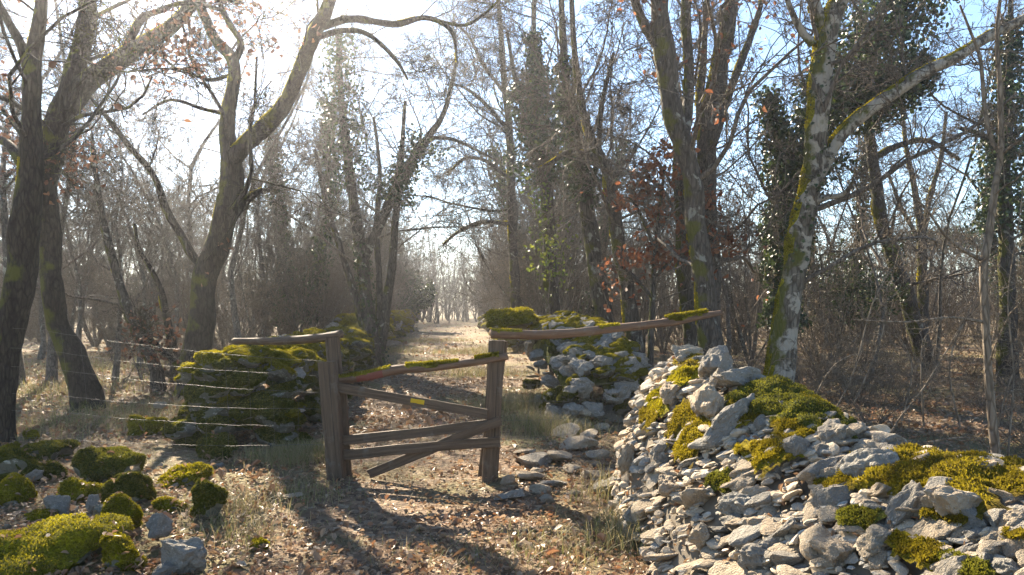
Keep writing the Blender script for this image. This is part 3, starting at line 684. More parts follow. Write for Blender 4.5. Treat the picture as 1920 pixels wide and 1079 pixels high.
for k in range(6):
    a_, b_ = P(*A[k], 6.98), P(*Bq[k], 7.7); wire('strand', wf, wb, [a_, (a_ + b_) / 2 - [0, 0, .03], b_], .0012, 26, k + 40)
for k, x in enumerate(np.linspace(.1, .95, 10)):
    top = P(*A[0], 6.98) * (1 - x) + P(*Bq[0], 7.7) * x - [0, 0, .02]; bot = P(*A[5], 6.98) * (1 - x) + P(*Bq[5], 7.7) * x - [0, 0, .02]
    wire('stay', wf, wb, [top, (top + bot) / 2 + [.02, 0, 0], bot], .0008, 12, k + 60)

# ------------------------------------------------------------------ leaves
def leaf_cards(pos, nor, size, r, fold=.35, ratio=.6):
    """folded pointed leaves: two quads each along a bent midrib"""
    n = len(pos); nor = nrm(nor); d = nrm(np.cross(nor, r.normal(size=(n, 3)))); s = np.cross(d, nor)
    L = (np.broadcast_to(size, n) * r.uniform(.65, 1.3, n))[:, None]; W = L * ratio * r.uniform(.75, 1.15, (n, 1)) * .5
    up = nor * L * fold * r.uniform(.1, 1, (n, 1)); curl = nor * L * r.uniform(-.25, .35, (n, 1))
    V = np.stack([pos, pos + d * L * .35 + s * W + up, pos + d * L * .75 + s * W * .8 + up + curl * .5, pos + d * L + curl,
                  pos + d * L * .75 - s * W * .8 + up + curl * .5, pos + d * L * .35 - s * W + up], 1).reshape(-1, 3)
    i = (np.arange(n) * 6)[:, None]; Q = np.vstack([i + np.array([0, 1, 2, 3]), i + np.array([0, 3, 4, 5])])
    return V, Q
def ivy_on(pts, rad, n, thick, size, r, t0=0., t1=1.):
    """ivy leaves round a stem"""
    N = len(pts); t = (t0 + (t1 - t0) * r.random(n)) * (N - 1.001); i = t.astype(int); f = (t - i)[:, None]
    p = pts[i] * (1 - f) + pts[i + 1] * f; d = nrm(pts[i + 1] - pts[i]); rr = rad[i]
    q = nrm(np.cross(d, r.normal(size=(n, 3)))); lump = .35 + 1.3 * np.clip(vnoise(p * 1.3, 8) * .5 + .5 + .2 * vnoise(p * 4, 9), 0, 1)
    lump = np.clip(lump - .25, .12, None); pos = p + q * (rr + thick * lump * r.random(n) ** .9)[:, None] + r.normal(0, .03, (n, 3))
    return leaf_cards(pos, nrm(q + r.normal(0, .55, (n, 3)) + [0, 0, .35]), size, r, .3, .95)
def hang_leaves(tips, n, size, r, spread=.12):
    k = r.integers(len(tips), size=n); pos = tips[k] + r.normal(0, spread, (n, 3))
    return leaf_cards(pos, r.normal(size=(n, 3)), size, r, .4, .62)

def spray_mesh(seed):
    """a fan of fine twigs about a metre long, growing along its own X"""
    r = np.random.default_rng(seed); v = np.array([[1., 0, 0]]); out = [np.zeros((1, 3))]
    for k in range(6): v = nrm(v + r.normal(0, .16, v.shape) + [0, 0, .03]); out.append(out[-1] + v * .17)
    p = np.stack(out, 1); rad = np.linspace(.0080, .0048, 7)[None]; mb = MB(); x, f = tubes(p, rad, 3); mb.add(x, f)
    p1, r1 = grow(p, rad, 9, .05, 1, 48, .55, 5, .24, .03, .8, .6, r, .0046, .6); x, f = tubes(p1, r1, 3); mb.add(x, f)
    p2, r2 = grow(p1, r1, 5, .1, 1, 45, .5, 4, .24, .03, .85, .7, r, .0038); x, f = tubes(p2, r2, 3); mb.add(x, f)
    p3, r3 = grow(p2, r2, 3, .15, 1, 42, .5, 3, .2, .03, .85, .8, r, .0032); x, f = tubes(p3, r3, 3); mb.add(x, f)
    return mb.mesh('twig_spray', BARK_TWIG)
SPRAYS = [spray_mesh(200 + k) for k in range(5)]; SPRAY_OF = {}
for mt in (BARK_STEM, BARK_DARK):
    SPRAY_OF[mt.name] = [m_.copy() for m_ in SPRAYS[:3]]
    for m_ in SPRAY_OF[mt.name]: m_.materials[0] = mt
# ------------------------------------------------------------------ the trees one knows apart
def limb_tube(q, rad, seed, S=14, lump=.13):
    V, Q = tubes(q[None], rad[None], S); N = len(q); V = V.reshape(N, S, 3)
    o = V - q[:, None, :]; k = fbm(V * np.array([6, 6, 3.]) + seed, 3, seed); k2 = vnoise(V * 1.7 + seed, seed + 5)
    V = q[:, None, :] + o * (1 + lump * k + .10 * k2)[..., None]
    return V.reshape(-1, 3), Q
def hero_tree(label, d, limbs, bark=BARK_DARK, twig=None, seed=0, lv=(6, 6, 5, 4), rmin=.0035, mossy=True, leaves=None, nleaf=0, ivy=None, name='oak_tree', t0=.25, cat='tree', trop=.04, gnarl=.24, lsize=.085, rel=(.5, .5, .5, .5), moss_mat=None, group=None, nspray=46, sscale=1.0):
    """limbs: lists of (column, row, width in photo pixels[, metres nearer or farther])"""
    r = np.random.default_rng(1000 + seed); b = limbs[0][0]; base = P(b[0], b[1], d); base[2] = gzf(base[0], base[1])
    t = thing(name, label, cat, tuple(base), group); P24, R24 = [], []
    for li, pts in enumerate(limbs):
        q = np.array([P(p[0], p[1], d + (p[3] if len(p) > 3 else 0)) for p in pts]); w_ = np.array([p[2] / F * (d + (p[3] if len(p) > 3 else 0)) * .46 for p in pts])
        if li == 0: q = np.vstack([q[0] - [0, 0, .25], q]); w_ = np.r_[w_[0] * 1.35, w_]
        L = np.linalg.norm(np.diff(q, axis=0), axis=1).sum(); n = int(np.clip(L / .07, 10, 130))
        qq, ww = resample(q, w_, n)
        qq = qq + (ww[:, None] * .22) * np.stack([vnoise(qq * 1.6 + 3, seed), vnoise(qq * 1.6 + 9, seed + 1), 0 * ww], -1) * np.clip(np.linspace(0, 6, n), 0, 1)[:, None]
        V, Q = limb_tube(qq, ww, seed + li, 16 if w_.max() > .12 else 10)
        o = ob('trunk' if li == 0 else 'limb', mesh('limb', V - base, Q, None, bark), t)
        if mossy and w_.max() > .05:
            T = np.vstack([Q[:, [0, 1, 2]], Q[:, [0, 2, 3]]]); N, _ = vnorm(V, T)
            if np.mean(np.sum(N * (V - np.repeat(qq, len(V) // n, 0)), 1)) < 0: T = T[:, ::-1]; N = -N
            md = nrm(np.array([-.75, .15, .75])); hgt = V[:, 2] - base[2]
            mask = (N @ md) * 1.6 - 1.25 + .75 * fbm(V * 2.6 + seed, 3, 4) - np.clip(hgt - 5.5, 0, 3) * .3
            nb = int(np.clip(L * w_.mean() * 11000, 500, 5000)); mm = moss_on(V, T, mask, .004, nb, .016, .009, seed + 7 + li, .5, .2)
            if mm.n: ob('moss', mm.mesh('moss', moss_mat or MOSS_RIM, True, base), o)
        a, c = resample(q, w_, 24); P24.append(a); R24.append(c)
        if ivy:
            for (k, n_, th, s_, u0, u1) in [(a_[0], int(a_[1] * 1.4), a_[2], a_[3] * .9, a_[4], a_[5]) for a_ in ivy]:
                if k == li:
                    v, f = ivy_on(qq, ww, n_, th, s_, r, u0, u1); ob('ivy', mesh('ivy', v - base, f, None, IVY, False), t)
    P24, R24 = np.stack(P24), np.stack(R24); mb = MB()
    if lv:
        p1, r1 = grow(P24, R24, lv[0], t0, 1, 52, rel[0], 9, gnarl, trop, .27, .35, r, rmin * 2.0, .55)
        v, f = tubes(p1, r1, 5); mb.add(v, f)
        p2, r2 = grow(p1, r1, lv[1], .15, 1, 50, rel[1], 6, gnarl * 1.15, trop, .55, .35, r, rmin * 1.25)
        v, f = tubes(p2, r2, 3); mb.add(v, f)
        ob('crown', mb.mesh('crown', twig or BARK_TWIG, True, base), t)
        k = r.permutation(len(p2))[:nspray]; sp = SPRAYS if twig is None else SPRAY_OF[twig.name]
        for j in k:
            dv = Vector(p2[j, -1] - p2[j, -3]); q_ = dv.to_track_quat('X', 'Z') @ Quaternion((1, 0, 0), r.uniform(-1, 1)); L = float(np.clip(np.linalg.norm(p2[j, -1] - p2[j, 0]) * 1.5, .55, 1.35)) * sscale
            o = ob('twig_spray', sp[r.integers(len(sp))], t, p2[j, -2 - (j % 2)] - base, (0, 0, 0), (L, L, L)); o.rotation_euler = q_.to_euler()
        if leaves is not None:
            # leaves kept on some of the branches only
            c = p2[:, 2:].reshape(-1, 3); sel = vnoise(c * .8 + seed, 6) > .12; c = c[sel] if sel.sum() > 5 else c
            v, f = hang_leaves(c, nleaf, lsize, r, .2); ob('dead_leaves', mesh('dead_leaves', v - base, f, None, leaves, False), t)
    return t
hero_tree('dark oak trunk at the picture edge, forking high into mossy limbs', 8.6, [
    [(2, 838, 47.7), (10, 740, 44.9), (16, 660, 49), (30, 570, 54.5), (44, 460, 55.8), (54, 380, 53.1), (60, 310, 44.9), (56, 220, 35.4), (60, 130, 31.3), (72, 60, 24.5), (80, -20, 21.8), (78, -160, 13.6)],
    [(58, 150, 23.2), (40, 85, 20.4), (15, 40, 17.7), (-15, -20, 15), (-40, -130, 8.17)],
    [(50, 330, 20.4), (20, 275, 17.7, .3), (-20, 255, 15, .8), (-80, 230, 9.57, 1.2)]], seed=1, lv=(6, 6, 6, 4), t0=.5, leaves=BROWN_LEAF, nleaf=700, rel=(.60, .55, .6, .6), nspray=110, twig=BARK_DARK)
hero_tree('leaning mossy oak on the leafy clearing whose limb arches over the centre', 11.2, [
    [(166, 772, 66.5), (158, 720, 52.9), (140, 665, 48.4), (116, 620, 43.8), (102, 560, 40.9), (95, 480, 39.3), (90, 400, 40.9), (88, 330, 46.9), (95, 270, 49.9), (112, 215, 49.9), (130, 175, 43.8), (146, 110, 39.3), (156, 40, 37.8), (164, -50, 33.3), (160, -200, 19.6)],
    [(125, 205, 42.3), (165, 155, 39.3), (210, 122, 36.3), (265, 84, 33.3), (315, 54, 30.2), (352, 18, 27.2), (388, -20, 24.2), (440, -90, 16.7)],
    [(230, 110, 18.2), (262, 40, 15.1, -.3), (300, 20, 13.6, -.5), (350, 5, 10.6, -.6), (420, 20, 7.56, -.7)],
    [(100, 330, 18.2), (70, 285, 16.7, .3), (45, 255, 13.6, .6), (0, 200, 9.09, 1.)]], seed=2, lv=(6, 6, 6, 4), t0=.42, leaves=BROWN_LEAF, nleaf=1200, rel=(.55, .55, .6, .6), nspray=130, twig=BARK_DARK)
hero_tree('bare forked oak behind mossy wall end, moss gleaming along its slanting limb', 13.0, [
    [(362, 742, 76.9), (368, 690, 62.1), (376, 640, 53.3), (382, 580, 48.8), (386, 520, 47.3), (402, 465, 45.9), (424, 410, 47.3), (438, 350, 45.9), (436, 305, 44.4), (428, 250, 32.5), (430, 200, 26.6), (440, 140, 25.1), (432, 105, 25.1), (405, 78, 22.2), (386, 40, 20.7), (370, -5, 20.7), (362, -90, 13.3)],
    [(430, 310, 37), (462, 272, 34, -.2), (500, 236, 31.8, -.5), (538, 190, 29.6, -.9), (563, 130, 29.6, -1.3), (588, 72, 28.1, -1.7), (612, 20, 26.6, -2.1), (628, -40, 24.4, -2.4), (640, -170, 14.8, -3)],
    [(392, 505, 20.7), (362, 482, 19.2), (338, 440, 17), (312, 392, 16.3), (288, 330, 14), (240, 272, 11.8), (190, 208, 8.13), (150, 160, 5.17)],
    [(438, 120, 14.8), (452, 82, 13.3), (430, 45, 11.8), (412, 5, 11.1), (405, -60, 6.65)],
    [(440, 400, 22.2), (465, 374, 17.7), (482, 362, 12.6), (492, 354, 5.91)],
    [(600, 52, 16.3, -1.8), (660, 36, 14.8, -1.8), (740, 46, 13.3, -1.9), (800, 34, 11.1, -2.0), (846, 58, 8.13, -2.1), (858, 118, 3.7, -2.2)],
    [(806, 34, 6.65, -2.0), (868, 48, 6.65, -2.1), (910, 25, 5.17, -2.2), (945, -10, 3.7, -2.3)],
    [(585, 75, 12.6, -1.7), (640, 58, 11.8, -1.5), (690, 65, 10.3, -1.3), (740, 110, 8.13, -1.2), (765, 150, 4.44, -1.1)],
    [(345, 690, 17.7), (318, 670, 14.8), (290, 645, 11.8), (268, 620, 7.39)], [(430, 215, 10), (382, 205, 8, .3), (320, 188, 6, .5), (268, 215, 4, .7)], [(436, 140, 9), (390, 150, 8, .3), (330, 128, 6, .6), (275, 145, 4, .9)]], seed=3, lv=(4, 5, 6, 4), t0=.38, leaves=BROWN_LEAF, nleaf=650, rel=(.42, .55, .6, .6), nspray=150, twig=BARK_DARK)
hero_tree('slim crooked pale trunk leaning beside the forked oak', 13.4, [[(298, 740, 34), (292, 690, 27), (272, 650, 24), (246, 595, 21), (226, 540, 19), (210, 480, 17), (194, 420, 14), (180, 330, 10), (172, 250, 6)],
    [(282, 680, 12), (320, 705, 12, .2), (352, 714, 9, .3)]], bark=BARK_GREY, seed=4, lv=(10, 5, 4, 3))
hero_tree('thin dark twin stem rising between slim trunk and forked oak', 13.8, [[(335, 690, 24), (322, 640, 18), (312, 590, 15), (296, 530, 12), (262, 470, 9), (252, 420, 6)]], seed=5, lv=(9, 5, 4, 3))
hero_tree('ivy smothered cluster of grey stems at the bend of the lane wall', 18.2, [
    [(702, 690, 49.6), (698, 640, 40), (690, 580, 28.8), (682, 500, 24), (668, 400, 20.8), (650, 290, 17.6), (640, 180, 14.4), (632, 60, 9.6)],
    [(712, 660, 24), (722, 590, 20.8), (735, 500, 17.6), (742, 400, 14.4), (752, 300, 11.2), (760, 190, 7.2)],
    [(676, 500, 20.8), (720, 400, 19.2), (760, 320, 16), (800, 262, 13.6), (828, 220, 11.2), (846, 160, 8.8), (856, 105, 6.4)],
    [(690, 650, 19.2), (668, 560, 16), (640, 470, 13.6), (612, 380, 11.2), (590, 280, 8)],
    [(708, 640, 16), (712, 540, 14.4), (705, 430, 12), (712, 320, 8.8), (700, 220, 5.6)],
    [(805, 258, 8), (850, 262, 7.2, .3), (900, 285, 5.6, .5), (930, 300, 3.2, .7)]], bark=BARK_GREY, seed=6, lv=(8, 6, 5, 3), rmin=.005, mossy=False,
    ivy=[(0, 1500, .5, .08, .55, 1), (2, 1500, .5, .075, .3, .62), (0, 500, .10, .07, 0, .4)], name='ivy_tree', nspray=110, sscale=1.3)
hero_tree('crooked thin tree bending at head height above the mossy grey wall', 12.6, [
    [(1202, 742, 40), (1194, 680, 34), (1184, 610, 31), (1172, 520, 28), (1156, 430, 26), (1143, 360, 25), (1137, 318, 24), (1122, 290, 21), (1104, 250, 18), (1090, 190, 16), (1078, 100, 13), (1072, 0, 10)],
    [(1136, 306, 18), (1114, 296, 17), (1090, 288, 14), (1062, 286, 11), (1040, 300, 8), (1010, 318, 5)]], bark=BARK_GREY, seed=7, lv=(7, 6, 5, 3))
hero_tree('tall swaying oak trunk behind the topmost wall boulder', 10.2, [
    [(1348, 720, 56), (1338, 660, 50), (1326, 580, 45), (1316, 500, 43), (1306, 420, 41), (1298, 335, 40), (1284, 280, 42), (1266, 230, 42), (1256, 180, 42), (1248, 115, 40), (1241, 50, 38), (1237, -20, 35), (1232, -160, 24)],
    [(1247, 112, 24), (1226, 76, 22), (1206, 42, 20), (1190, 0, 17), (1176, -80, 10)],
    [(1280, 275, 26), (1290, 200, 24, .3), (1292, 120, 22, .5), (1285, 40, 20, .6), (1288, -60, 15, .7)]], bark=BARK_GREY, seed=8, lv=(7, 6, 5, 3), leaves=RUSSET, nleaf=140)
hero_tree('stout upright oak trunk just behind the swaying one, forking at the top', 12.2, [
    [(1332, 690, 44.2), (1334, 600, 37.4), (1332, 500, 35.7), (1328, 400, 35.7), (1326, 300, 37.4), (1332, 210, 39.1), (1348, 130, 35.7), (1362, 60, 32.3), (1372, 0, 30.6), (1384, -140, 20.4)],
    [(1335, 270, 22.1), (1362, 190, 18.7, .3), (1392, 110, 15.3, .6), (1418, 40, 12.8, .8), (1440, -40, 7.65, 1.)],
    [(1328, 330, 18.7), (1312, 220, 17, .5), (1318, 120, 14.4, .7), (1325, 0, 11, .9)]], bark=BARK_GREY, seed=9, lv=(7, 6, 5, 3), rmin=.004, leaves=RUSSET, nleaf=150)
hero_tree('thin trunk in the gap left of the two stout oaks', 13.0, [[(1298, 690, 34), (1290, 600, 30), (1282, 500, 28), (1278, 400, 26), (1270, 300, 20), (1262, 200, 14), (1258, 80, 9)]], bark=BARK_GREY, seed=10, lv=(10, 5, 4, 3))
hero_tree('big pale lichen patched tree with one long limb reaching far right', 9.4, [
    [(1452, 745, 77.3), (1462, 690, 62.6), (1472, 620, 53.4), (1480, 550, 49.7), (1492, 480, 49.7), (1508, 410, 48.8), (1520, 330, 46.9), (1530, 260, 46), (1536, 180, 46), (1546, 100, 46), (1556, 45, 44.2), (1578, -10, 35), (1604, -110, 23.9)],
    [(1532, 330, 33.1), (1552, 292, 31.3), (1580, 250, 28.5), (1622, 212, 26.7), (1680, 172, 24.8), (1740, 134, 23.9), (1790, 110, 22.1), (1860, 66, 21.2), (1925, 34, 18.4), (2000, -5, 12.9)],
    [(1550, 60, 27.6), (1532, 20, 25.8), (1515, -40, 22.1), (1500, -130, 12.9)],
    [(1524, 85, 16.6), (1498, 50, 14.7), (1478, 5, 12.9), (1460, -70, 7.36)],
    [(1520, 390, 14.7), (1545, 372, 12, -.1), (1580, 365, 9.2, -.2), (1600, 340, 5.52, -.3)]], bark=BARK_PALE, seed=11, lv=(6, 6, 5, 4), rel=(.4, .5, .5, .5), ivy=[(0, 380, .04, .05, .3, .95)])
hero_tree('dark ivy covered tree right behind the pale patched one', 13.5, [
    [(1470, 690, 50), (1468, 600, 40), (1470, 500, 36), (1482, 400, 32), (1500, 300, 30), (1540, 220, 28), (1590, 150, 26), (1640, 90, 24), (1690, 20, 20), (1720, -60, 14)],
    [(1478, 420, 20), (1470, 330, 18), (1455, 250, 14), (1440, 170, 9)],
    [(1560, 195, 18), (1620, 200, 15), (1680, 170, 12), (1740, 120, 8)]], bark=BARK_DARK, seed=12, lv=(6, 5, 4, 3), mossy=False,
    ivy=[(0, 3000, .42, .085, .12, .5), (0, 4200, .85, .09, .5, .98), (1, 1200, .3, .08, .1, 1), (2, 1800, .5, .085, .2, 1)], name='ivy_tree')
hero_tree('leaning grey tree in the thicket beyond the long reaching limb', 17.5, [
    [(1745, 712, 44), (1725, 640, 38), (1700, 560, 32), (1676, 480, 30), (1655, 420, 27), (1640, 340, 24), (1632, 260, 20), (1625, 160, 14)],
    [(1636, 300, 14), (1680, 275, 12), (1740, 265, 10), (1800, 300, 7)]], bark=BARK_GREY, seed=13, lv=(8, 6, 5, 3), rmin=.005)
hero_tree('small oak forking in a V against the sky above the thicket', 22, [
    [(1730, 660, 24), (1729, 540, 20), (1728, 440, 18), (1716, 360, 12), (1700, 280, 9), (1690, 200, 6)],
    [(1729, 450, 14), (1745, 370, 11), (1765, 290, 9), (1775, 210, 6)], [(1728, 460, 10), (1690, 390, 8), (1668, 330, 6)]], bark=BARK_GREY, seed=14, lv=(8, 6, 5, 3), rmin=.006)
hero_tree('ivy wrapped tree near the picture edge behind the sapling', 14.5, [
    [(1890, 700, 40), (1888, 600, 34), (1884, 480, 30), (1882, 350, 26), (1886, 240, 22), (1892, 120, 16), (1896, 0, 10)],
    [(1884, 320, 14), (1850, 260, 11), (1800, 240, 8)]], bark=BARK_GREY, seed=15, lv=(9, 6, 5, 3), rmin=.005, mossy=False, ivy=[(0, 2600, .4, .08, .4, .95)], name='ivy_tree')
hero_tree('pale smooth sapling with a candelabra fork, behind the bright moss cushion', 6.2, [
    [(1876, 930, 20), (1868, 860, 18), (1856, 740, 17), (1848, 600, 16), (1845, 505, 16), (1855, 440, 15), (1868, 340, 14), (1877, 285, 13), (1876, 220, 11), (1874, 150, 10), (1870, 60, 8), (1880, -40, 6)],
    [(1876, 292, 8), (1856, 255, 8), (1845, 190, 7.5), (1838, 110, 7), (1820, 60, 5), (1800, 10, 4)],
    [(1847, 490, 8), (1815, 475, 7), (1775, 445, 6), (1735, 390, 4.5), (1700, 360, 3)],
    [(1878, 290, 7), (1900, 272, 6, -.1), (1940, 246, 5, -.2)],
    [(1850, 605, 6), (1780, 596, 5, -.1), (1700, 604, 4, -.1), (1600, 600, 3, 0)]], bark=BARK_STEM, twig=BARK_STEM, seed=16, lv=(5, 4, 3, 2), mossy=False, rmin=.0022, name='sapling', rel=(.3, .5, .5, .5), nspray=16, sscale=.6)
hero_tree('straight thin trunk on the open side of the lane, right of the sky gap', 22, [
    [(968, 596, 22), (966, 520, 20), (962, 430, 20), (960, 340, 18), (955, 240, 16), (945, 140, 13), (938, 40, 9), (930, -60, 6)],
    [(960, 420, 10), (900, 418, 9), (860, 435, 6), (830, 460, 4)], [(956, 250, 9), (915, 200, 8), (872, 165, 6), (835, 158, 4)], [(960, 340, 9), (910, 302, 8), (872, 298, 6), (838, 330, 4)], [(950, 180, 8), (905, 120, 7), (880, 70, 5), (850, 40, 4)]], bark=BARK_GREY, twig=BARK_DARK, seed=17, lv=(9, 7, 5, 3), rmin=.006, trop=.04, nspray=170, sscale=1.4)
hero_tree('grey lichen spotted trunk standing behind the green moss hump', 13.8, [
    [(1146, 700, 54), (1136, 640, 42), (1126, 560, 36), (1112, 460, 32), (1098, 360, 28), (1080, 270, 24), (1064, 180, 20), (1056, 80, 15), (1050, -40, 10)],
    [(1100, 380, 14), (1120, 300, 12), (1128, 200, 10), (1150, 100, 7)]], bark=BARK_GREY, seed=18, lv=(8, 6, 5, 3), rmin=.0045, mossy=False, ivy=[(0, 1300, .3, .08, .45, .8)])
hero_tree('ivy clad tree with fresh bright leaves right of the sky gap', 17, [
    [(1040, 640, 34), (1036, 560, 30), (1030, 460, 28), (1024, 360, 26), (1012, 260, 24), (1004, 160, 18), (1000, 60, 12), (1004, -40, 8)],
    [(1018, 300, 14), (985, 220, 12), (965, 140, 9), (950, 60, 6)]], bark=BARK_GREY, seed=19, lv=(9, 6, 5, 3), rmin=.005, mossy=False, ivy=[(0, 2600, .55, .085, .45, .85), (1, 900, .35, .08, .0, .6)], name='ivy_tree')
yo = hero_tree('young oak still holding russet leaves before the stout twin trunks', 11.6, [
    [(1218, 700, 14), (1222, 600, 12), (1226, 520, 11), (1232, 440, 9), (1240, 370, 7), (1246, 310, 5)], [(1224, 560, 8), (1190, 520, 7), (1165, 500, 4)], [(1230, 470, 8), (1200, 400, 6), (1180, 370, 4)], [(1228, 520, 7), (1270, 480, 6), (1330, 450, 4), (1370, 440, 3)]],
    bark=BARK_GREY, seed=20, lv=(7, 5, 4, 2), mossy=False, leaves=RUSSET, nleaf=120, name='young_oak', lsize=.10, rel=(.6, .6, .5, .5), nspray=40)
_r = np.random.default_rng(8)
for (px, py, rp, n_) in ((1245, 285, 22, 60), (1215, 322, 28, 80), (1200, 355, 26, 70), (1172, 378, 24, 60), (1238, 398, 26, 60), (1332, 375, 24, 40), (1235, 478, 36, 130), (1185, 482, 26, 50), (1365, 452, 40, 60), (1290, 250, 20, 25), (1262, 330, 24, 40)):
    c = P(px, py, 11.6) + _r.normal(0, 1, (n_, 3)) * np.array([1, 1.3, .7]) * rp / F * 11.6 * .6; v, f = leaf_cards(c, _r.normal(size=(n_, 3)), .10, _r, .4, .62); ob('dead_leaves', mesh('dead_leaves', v - np.array(yo.location), f, None, RUSSET, False), yo)

# ------------------------------------------------------------------ the wood behind: shared shapes, one object for each tree
def proto(seed, h, stems, spread, r0, lv, rmin, trop=.06, gnarl=.2, t0=.3, ang=45, rel=(.35, .5, .5, .5), bark=BARK_FAR, twig=None, ivy=0, lean=.08):
    """stems from one foot and their branches; returns the meshes (trunk, crown, ivy)"""
    r = np.random.default_rng(seed); a = r.uniform(0, 6.28, stems); N = 12
    v = nrm(np.stack([np.cos(a) * spread + r.normal(0, lean, stems), np.sin(a) * spread + r.normal(0, lean, stems), np.ones(stems)], -1)); p = np.stack([np.cos(a), np.sin(a), 0 * a], -1) * r0 * (.9 if stems > 1 else 0); out = [p - v * .15]
    hh = h * r.uniform(.75, 1.05, stems)
    for k in range(1, N):
        v = nrm(v + r.normal(0, .11, v.shape) + [0, 0, .05]); out.append(out[-1] + v * (hh / (N - 1))[:, None])
    pts = np.stack(out, 1); k = np.linspace(0, 1, N)[None, :]; rad = r0 * r.uniform(.6, 1.1, (stems, 1)) * (1 - .82 * k) * (1 + .5 * np.exp(-k * 14))
    V, Q = tubes(pts, rad, 8); V = V + .12 * r0 * nrm(V - np.repeat(pts.reshape(-1, 3), 8, 0)) * fbm(V * 4, 2, seed)[:, None]
    tr = mesh('stem', V, Q, None, bark); mb = MB()
    p1, r1 = grow(pts, rad, lv[0], t0, 1, ang, rel[0], 8, gnarl, trop, .45, .3, r, rmin * 1.5, .6); x, f = tubes(p1, r1, 5); mb.add(x, f)
    p2, r2 = grow(p1, r1, lv[1], .12, 1, 45, rel[1], 6, gnarl, trop, .55, .4, r, rmin * 1.2); x, f = tubes(p2, r2, 3); mb.add(x, f)
    p3, r3 = grow(p2, r2, lv[2], .12, 1, 42, rel[2], 4, gnarl, trop, .65, .5, r, rmin); x, f = tubes(p3, r3, 3); mb.add(x, f)
    if len(lv) > 3:
        p4, r4 = grow(p3, r3, lv[3], .1, 1, 40, rel[3], 3, gnarl, trop, .75, .7, r, rmin * .9); x, f = tubes(p4, r4, 3); mb.add(x, f)
    cr = mb.mesh('branches', twig or BARK_TWIG); iv = None
    if ivy:
        m2 = MB()
        for s in range(min(stems, 2)):
            x, f = ivy_on(pts[s], rad[s], ivy, .38, .11, r, .12, .85); m2.add(x, f)
        iv = m2.mesh('ivy_leaves', IVY, False)
    return tr, cr, iv
OAKS = [proto(50 + k, h, 1, 0, .095, (14, 7, 6, 4), .0068, .025, .30, .25, 62, (.46, .5, .5, .5), lean=.16) for k, h in enumerate((10.5, 9, 11.5))]
POLES = [proto(60 + k, h, 1, 0, .06, (14, 7, 5, 4), .0062, .04, .26, .25, 50, (.34, .5, .5, .5), lean=.10) for k, h in enumerate((9, 10))]
COPP = [proto(70 + k, h, 6, .38, .042, (9, 5, 4, 3), .0062, .05, .26, .15, 46, (.36, .5, .5, .5)) for k, h in enumerate((6.8, 7.5))]
IVYT = [proto(80 + k, h, 2, .12, .11, (12, 6, 5, 3), .007, .08, .2, .35, 46, (.34, .5, .5, .5), ivy=2600) for k, h in enumerate((9.5,))]
SHRUB = [proto(90 + k, h, 12, .55, .017, (7, 5, 4, 2), .0040, .05, .24, .08, 42, (.42, .5, .5, .6), bark=BARK_STEM, twig=BARK_STEM) for k, h in enumerate((2.6, 3.4))]
BRAMB = [proto(95 + k, h, 16, 1.1, .008, (5, 4, 3), .0026, -.10, .26, .1, 50, (.5, .6, .6), bark=BARK_STEM, twig=BARK_STEM) for k, h in enumerate((1.5, 1.1, 1.9))]
def plant(name, label, cat, group, pr, x, y, s, r, sub=('trunk', 'crown'), zs=1.0):
    t = thing(name, label, cat, (x, y, gzf(x, y)), group); t.rotation_euler = (0, 0, r.uniform(0, 6.28)); t.scale = (s, s, s * zs)
    ob(sub[0], pr[0], t); ob(sub[1], pr[1], t)
    if pr[2] is not None: ob('ivy', pr[2], t)
    return t
r = np.random.default_rng(2024)
def clear_lane(x, y, m=1.2): return x < lane_l(y) - m or x > lane_r(y) + m
spots = []
def ok(x, y, gap):
    if all((x - a) ** 2 + (y - b) ** 2 > gap * gap for a, b in spots): spots.append((x, y)); return True
    return False
def scatter(n, x0, x1, y0, y1, gap, f, margin=1.2, yb=1.0, tries=60):
    for k in range(n):
        for _ in range(tries):
            y = y0 + (y1 - y0) * r.random() ** yb; u = r.random(); x = x0(y) + (x1(y) - x0(y)) * u
            if clear_lane(x, y, margin) and ok(x, y, gap): f(x, y); break
LW = lambda y: -.74 * y - 1; LWR = lambda y: lane_l(y) - 1.4; RWL = lambda y: lane_r(y) + 1.6; RW = lambda y: .74 * y + 1
for (px, y, s) in ((95, 15, .8), (150, 18, .9), (215, 15.5, .85), (262, 19, .95), (325, 17, .9), (455, 17.5, .8), (505, 23, .9), (40, 14.5, .85)):
    x = (px - CX) / F * y; spots.append((x, y)); plant('oak_tree', 'thin bare oak behind the big mossy oaks, ' + {95: 'seen just past the leaning trunk', 150: 'under the arching limb close to its trunk', 215: 'left of the slim crooked pale trunk', 262: 'behind the slim crooked pale trunk', 325: 'between the slim trunk and the forked oak', 455: 'just right of the forked oak', 505: 'above the dark rail, farther back', 545: 'above the dark rail, nearest the lane', 40: 'between the edge trunk and the leaning trunk'}[px], 'tree', 'thin oaks behind the big mossy oaks', OAKS[r.integers(3)], x, y, s, r)
scatter(20, LW, LWR, 20, 44, 1.3, lambda x, y: plant('oak_tree', 'bare crooked oak in the wood beyond the clearing left of the lane', 'tree', 'bare oaks left of the lane', OAKS[r.integers(3)], x, y, r.uniform(.75, 1.1), r))
scatter(30, LW, LWR, 20, 50, 1.1, lambda x, y: plant('coppiced_tree', 'many stemmed bare coppice in the wood left of the lane', 'tree', 'coppice left of the lane', COPP[r.integers(2)], x, y, r.uniform(.8, 1.15), r, ('stems', 'crown')))
scatter(11, RWL, lambda y: lane_r(y) + 4 + .42 * y, 16, 44, 1.3, lambda x, y: plant('oak_tree', 'bare crooked oak in the wood behind the rubble wall side', 'tree', 'bare oaks right of the lane', OAKS[r.integers(3)], x, y, r.uniform(.75, 1.1), r))
